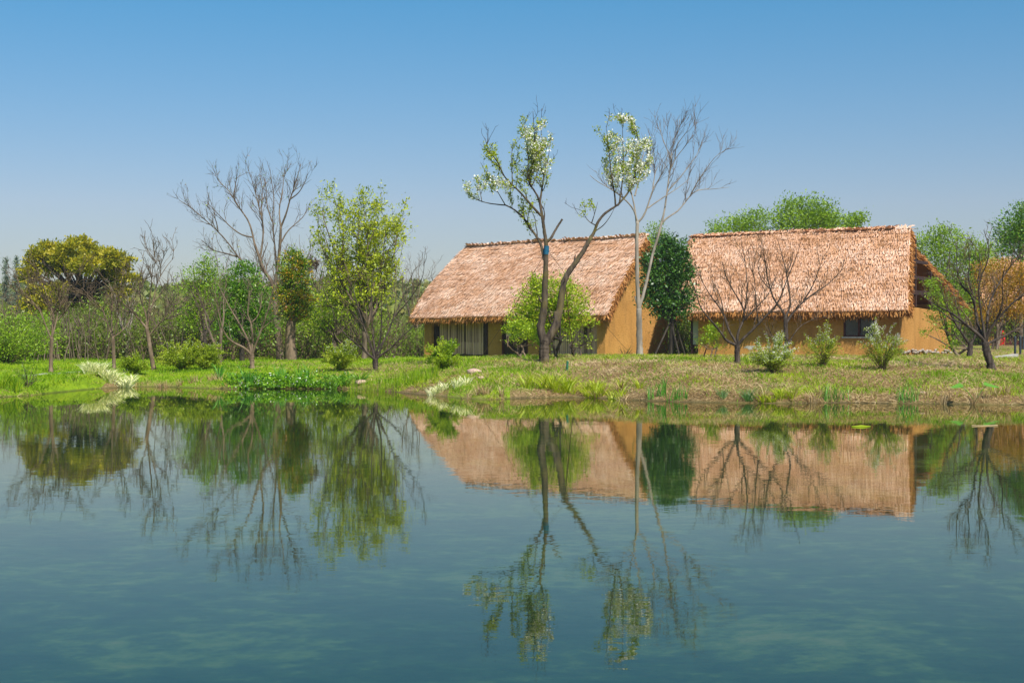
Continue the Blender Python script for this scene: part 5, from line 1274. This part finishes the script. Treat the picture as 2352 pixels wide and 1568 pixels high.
# kerb of the left lawn, rising from the grass towards the bush
pts = np.array([foot(x, y) for x, y in ((45, 878), (120, 873), (200, 868), (262, 864), (312, 859.5))]); pts[:, 1] = np.linspace(45.2, 51.2, 5); pts[:, 0] = (np.array([45, 120, 200, 262, 312]) - CX) * pts[:, 1] / F
q = pts[0] + (pts[-1] - pts[0]) * np.linspace(0, 1, 40)[:, None]; q[:, 2] = ground(q[:, 0], q[:, 1]) - .045
m = M(); t_ = norm(np.gradient(q, axis=0)); sd_ = norm(np.cross(t_, [0, 0, 1.]))
V = np.stack([q - sd_ * .04 + [0, 0, -.1], q - sd_ * .04 + [0, 0, .085], q + sd_ * .04 + [0, 0, .085], q + sd_ * .04 + [0, 0, -.1]], 1); i = np.arange(39)[:, None] * 4; j = np.arange(3)[None]
m.add(V.reshape(-1, 3), np.stack([i + j, i + j + 1, i + j + 5, i + j + 4], -1).reshape(-1, 4)); tag(m.build('lawn_kerb', conc_m, None, pts[2], smooth=False), 'thin pale concrete kerb edging the lawn behind the cream striped leaves', 'kerb')
b0, b1 = foot(2291, 823), foot(2333, 821); m = M(); Lk = np.linalg.norm(b1 - b0); box(m, 0, Lk, -.10, .10, -.1, .07); o = m.build('white_kerb', conc_m, None, smooth=False); o.location = b0; o.rotation_euler = (0, 0, math.atan2(b1[1] - b0[1], b1[0] - b0[0])); tag(o, 'white kerb stone in the grass right of the leaning plum trunk', 'kerb')
for lab, px in (('dark metal bollard post by the white kerb stone, the left of the two', 2331.5), ('dark metal bollard post by the white kerb stone, the right of the two', 2343.5)):
    b = here(px, 64); r = thing('bollard', lab, 'bollard', b, 'dark bollards'); m = M(); n = 6; P = b + np.array([0, 0, 1.]) * np.linspace(-.1, .78, n)[:, None]; tubes(m, P[None], np.full((1, n), .05), 10); m.build('shaft', metal_m, r, b)
    m = M(); pebble(m, b + [0, 0, .79], (.062, .062, .035), rs, 10, 6); m.build('cap', metal_m, r, b)
b = here(2357, 66); r = thing('litter_bin', 'dark box on a short post cut off by the right edge', 'bin', b); m = M(); box(m, -.2, .2, -.15, .15, .25, .78); m.build('body', metal_m, r, smooth=False); m = M(); box(m, -.05, .05, -.05, .05, -.1, .249); m.build('post', metal_m, r, smooth=False); m = M(); box(m, -.23, .23, -.18, .18, .781, .83); m.build('lid', metal_m, r, smooth=False)
wire_m = plain_mat('rusty guy wire', (.16, .09, .05), .8, .2)
for lab, a_, e_, Ye, w_ in (('thin guy rope running down left from the blue banded stem', (1254, 577), (1098, 842), Yp + 3, .008), ('thin guy rope running down right from the blue banded stem to the gable', (1256, 572), (1455, 806), Yp + 11, .008), ('pale slanting cord hanging in front of the right screen', (1297, 640), (1319, 815), Yp + 7, .014)):
    p0 = at(a_[0], a_[1], Yp - .05); p1 = here(e_[0], Ye); q = p0 + (p1 - p0) * np.linspace(0, 1, 12)[:, None]; q[:, 2] -= .12 * np.sin(np.linspace(0, np.pi, 12))
    m = M(); tubes(m, q[None], np.full((1, 12), w_), 4); tag(m.build('guy_rope', wire_m, None, p1), lab, 'rope', 'guy ropes of the blossoming tree')
for nm, lab, px, py, L_, mt, rot in (('floating_stick', 'pale thin stick floating on the pond at the far right', 2262, 978, .5, 'dry', .05), ('floating_leaf', 'green leaf blade floating on the pond before the window reflection', 1978, 980, .36, 'grass', .0)):
    Y = CAMZ * F / (py - HY); X = (px - CX) * Y / F; n = 9; s = np.linspace(-.5, .5, n)
    P = np.stack([X + s * L_ * math.cos(rot), Y + s * L_ * math.sin(rot) + .04 * np.sin(s * 4), .004 + .006 * s ** 2 * 4], 1); m = M()
    if nm == 'floating_leaf': tubes(m, P[None] * [1, 1, 1], np.interp(s, [-.5, 0, .5], [.008, .035, .006])[None], 6, .8); m.v[-1][:, 2] = .004 + (m.v[-1][:, 2] - .004) * .15
    else: tubes(m, P[None], np.full((1, n), .009), 5, .8)
    tag(m.build(nm, G[mt], None, (X, Y, 0)), lab, nm.replace('_', ' '))
# cut hay heaps on the lawn
for lab, px, py, w_ in (('small heap of cut hay on the lawn edge, left of the bare lawn trees', 140, 822, .8), ('small heap of cut hay on the lawn edge beside the farthest left trunk', 200, 822, .7), ('long heap of cut hay on the lawn edge between two lawn trees', 318, 819, 1.2), ('low heap of cut hay at the left edge of the lawn', 3, 824, .7)):
    b = foot(px, py); n = 260; rg = np.random.default_rng(int(px)); xy = rg.normal(size=(n, 2)) * [w_ * .33, .18]; p = np.stack([b[0] + xy[:, 0], b[1] + xy[:, 1], b[2] + .14 * np.exp(-(xy[:, 0] / (w_ * .4)) ** 2) * rg.random(n)], 1)
    az = rg.random(n) * 6.283; d = np.stack([np.cos(az), np.sin(az), rg.normal(size=n) * .3], 1); m = M(); blades(m, p, d, d + [0, 0, -.3], rg.uniform(.12, .3, n), .02, rg, 2, rg.random(n) * .6); tag(m.build('hay_heap', G['dry'], None, b), lab, 'hay heap', 'hay heaps on the lawn')

# ------------------------------------------------------------------ spring haze
hm, nt, out = mat('spring haze')
vol = node(nt, 'ShaderNodeVolumePrincipled', {'Color': (.72, .82, .95, 1), 'Density': HAZE, 'Anisotropy': .2})
nt.links.new(vol.outputs[0], out.inputs['Volume'])
m = M(); box(m, -460, 460, -30, 640, -3.2, 45); tag(m.build('haze', hm, smooth=False), 'thin spring haze over the pond and woods', kind='stuff')
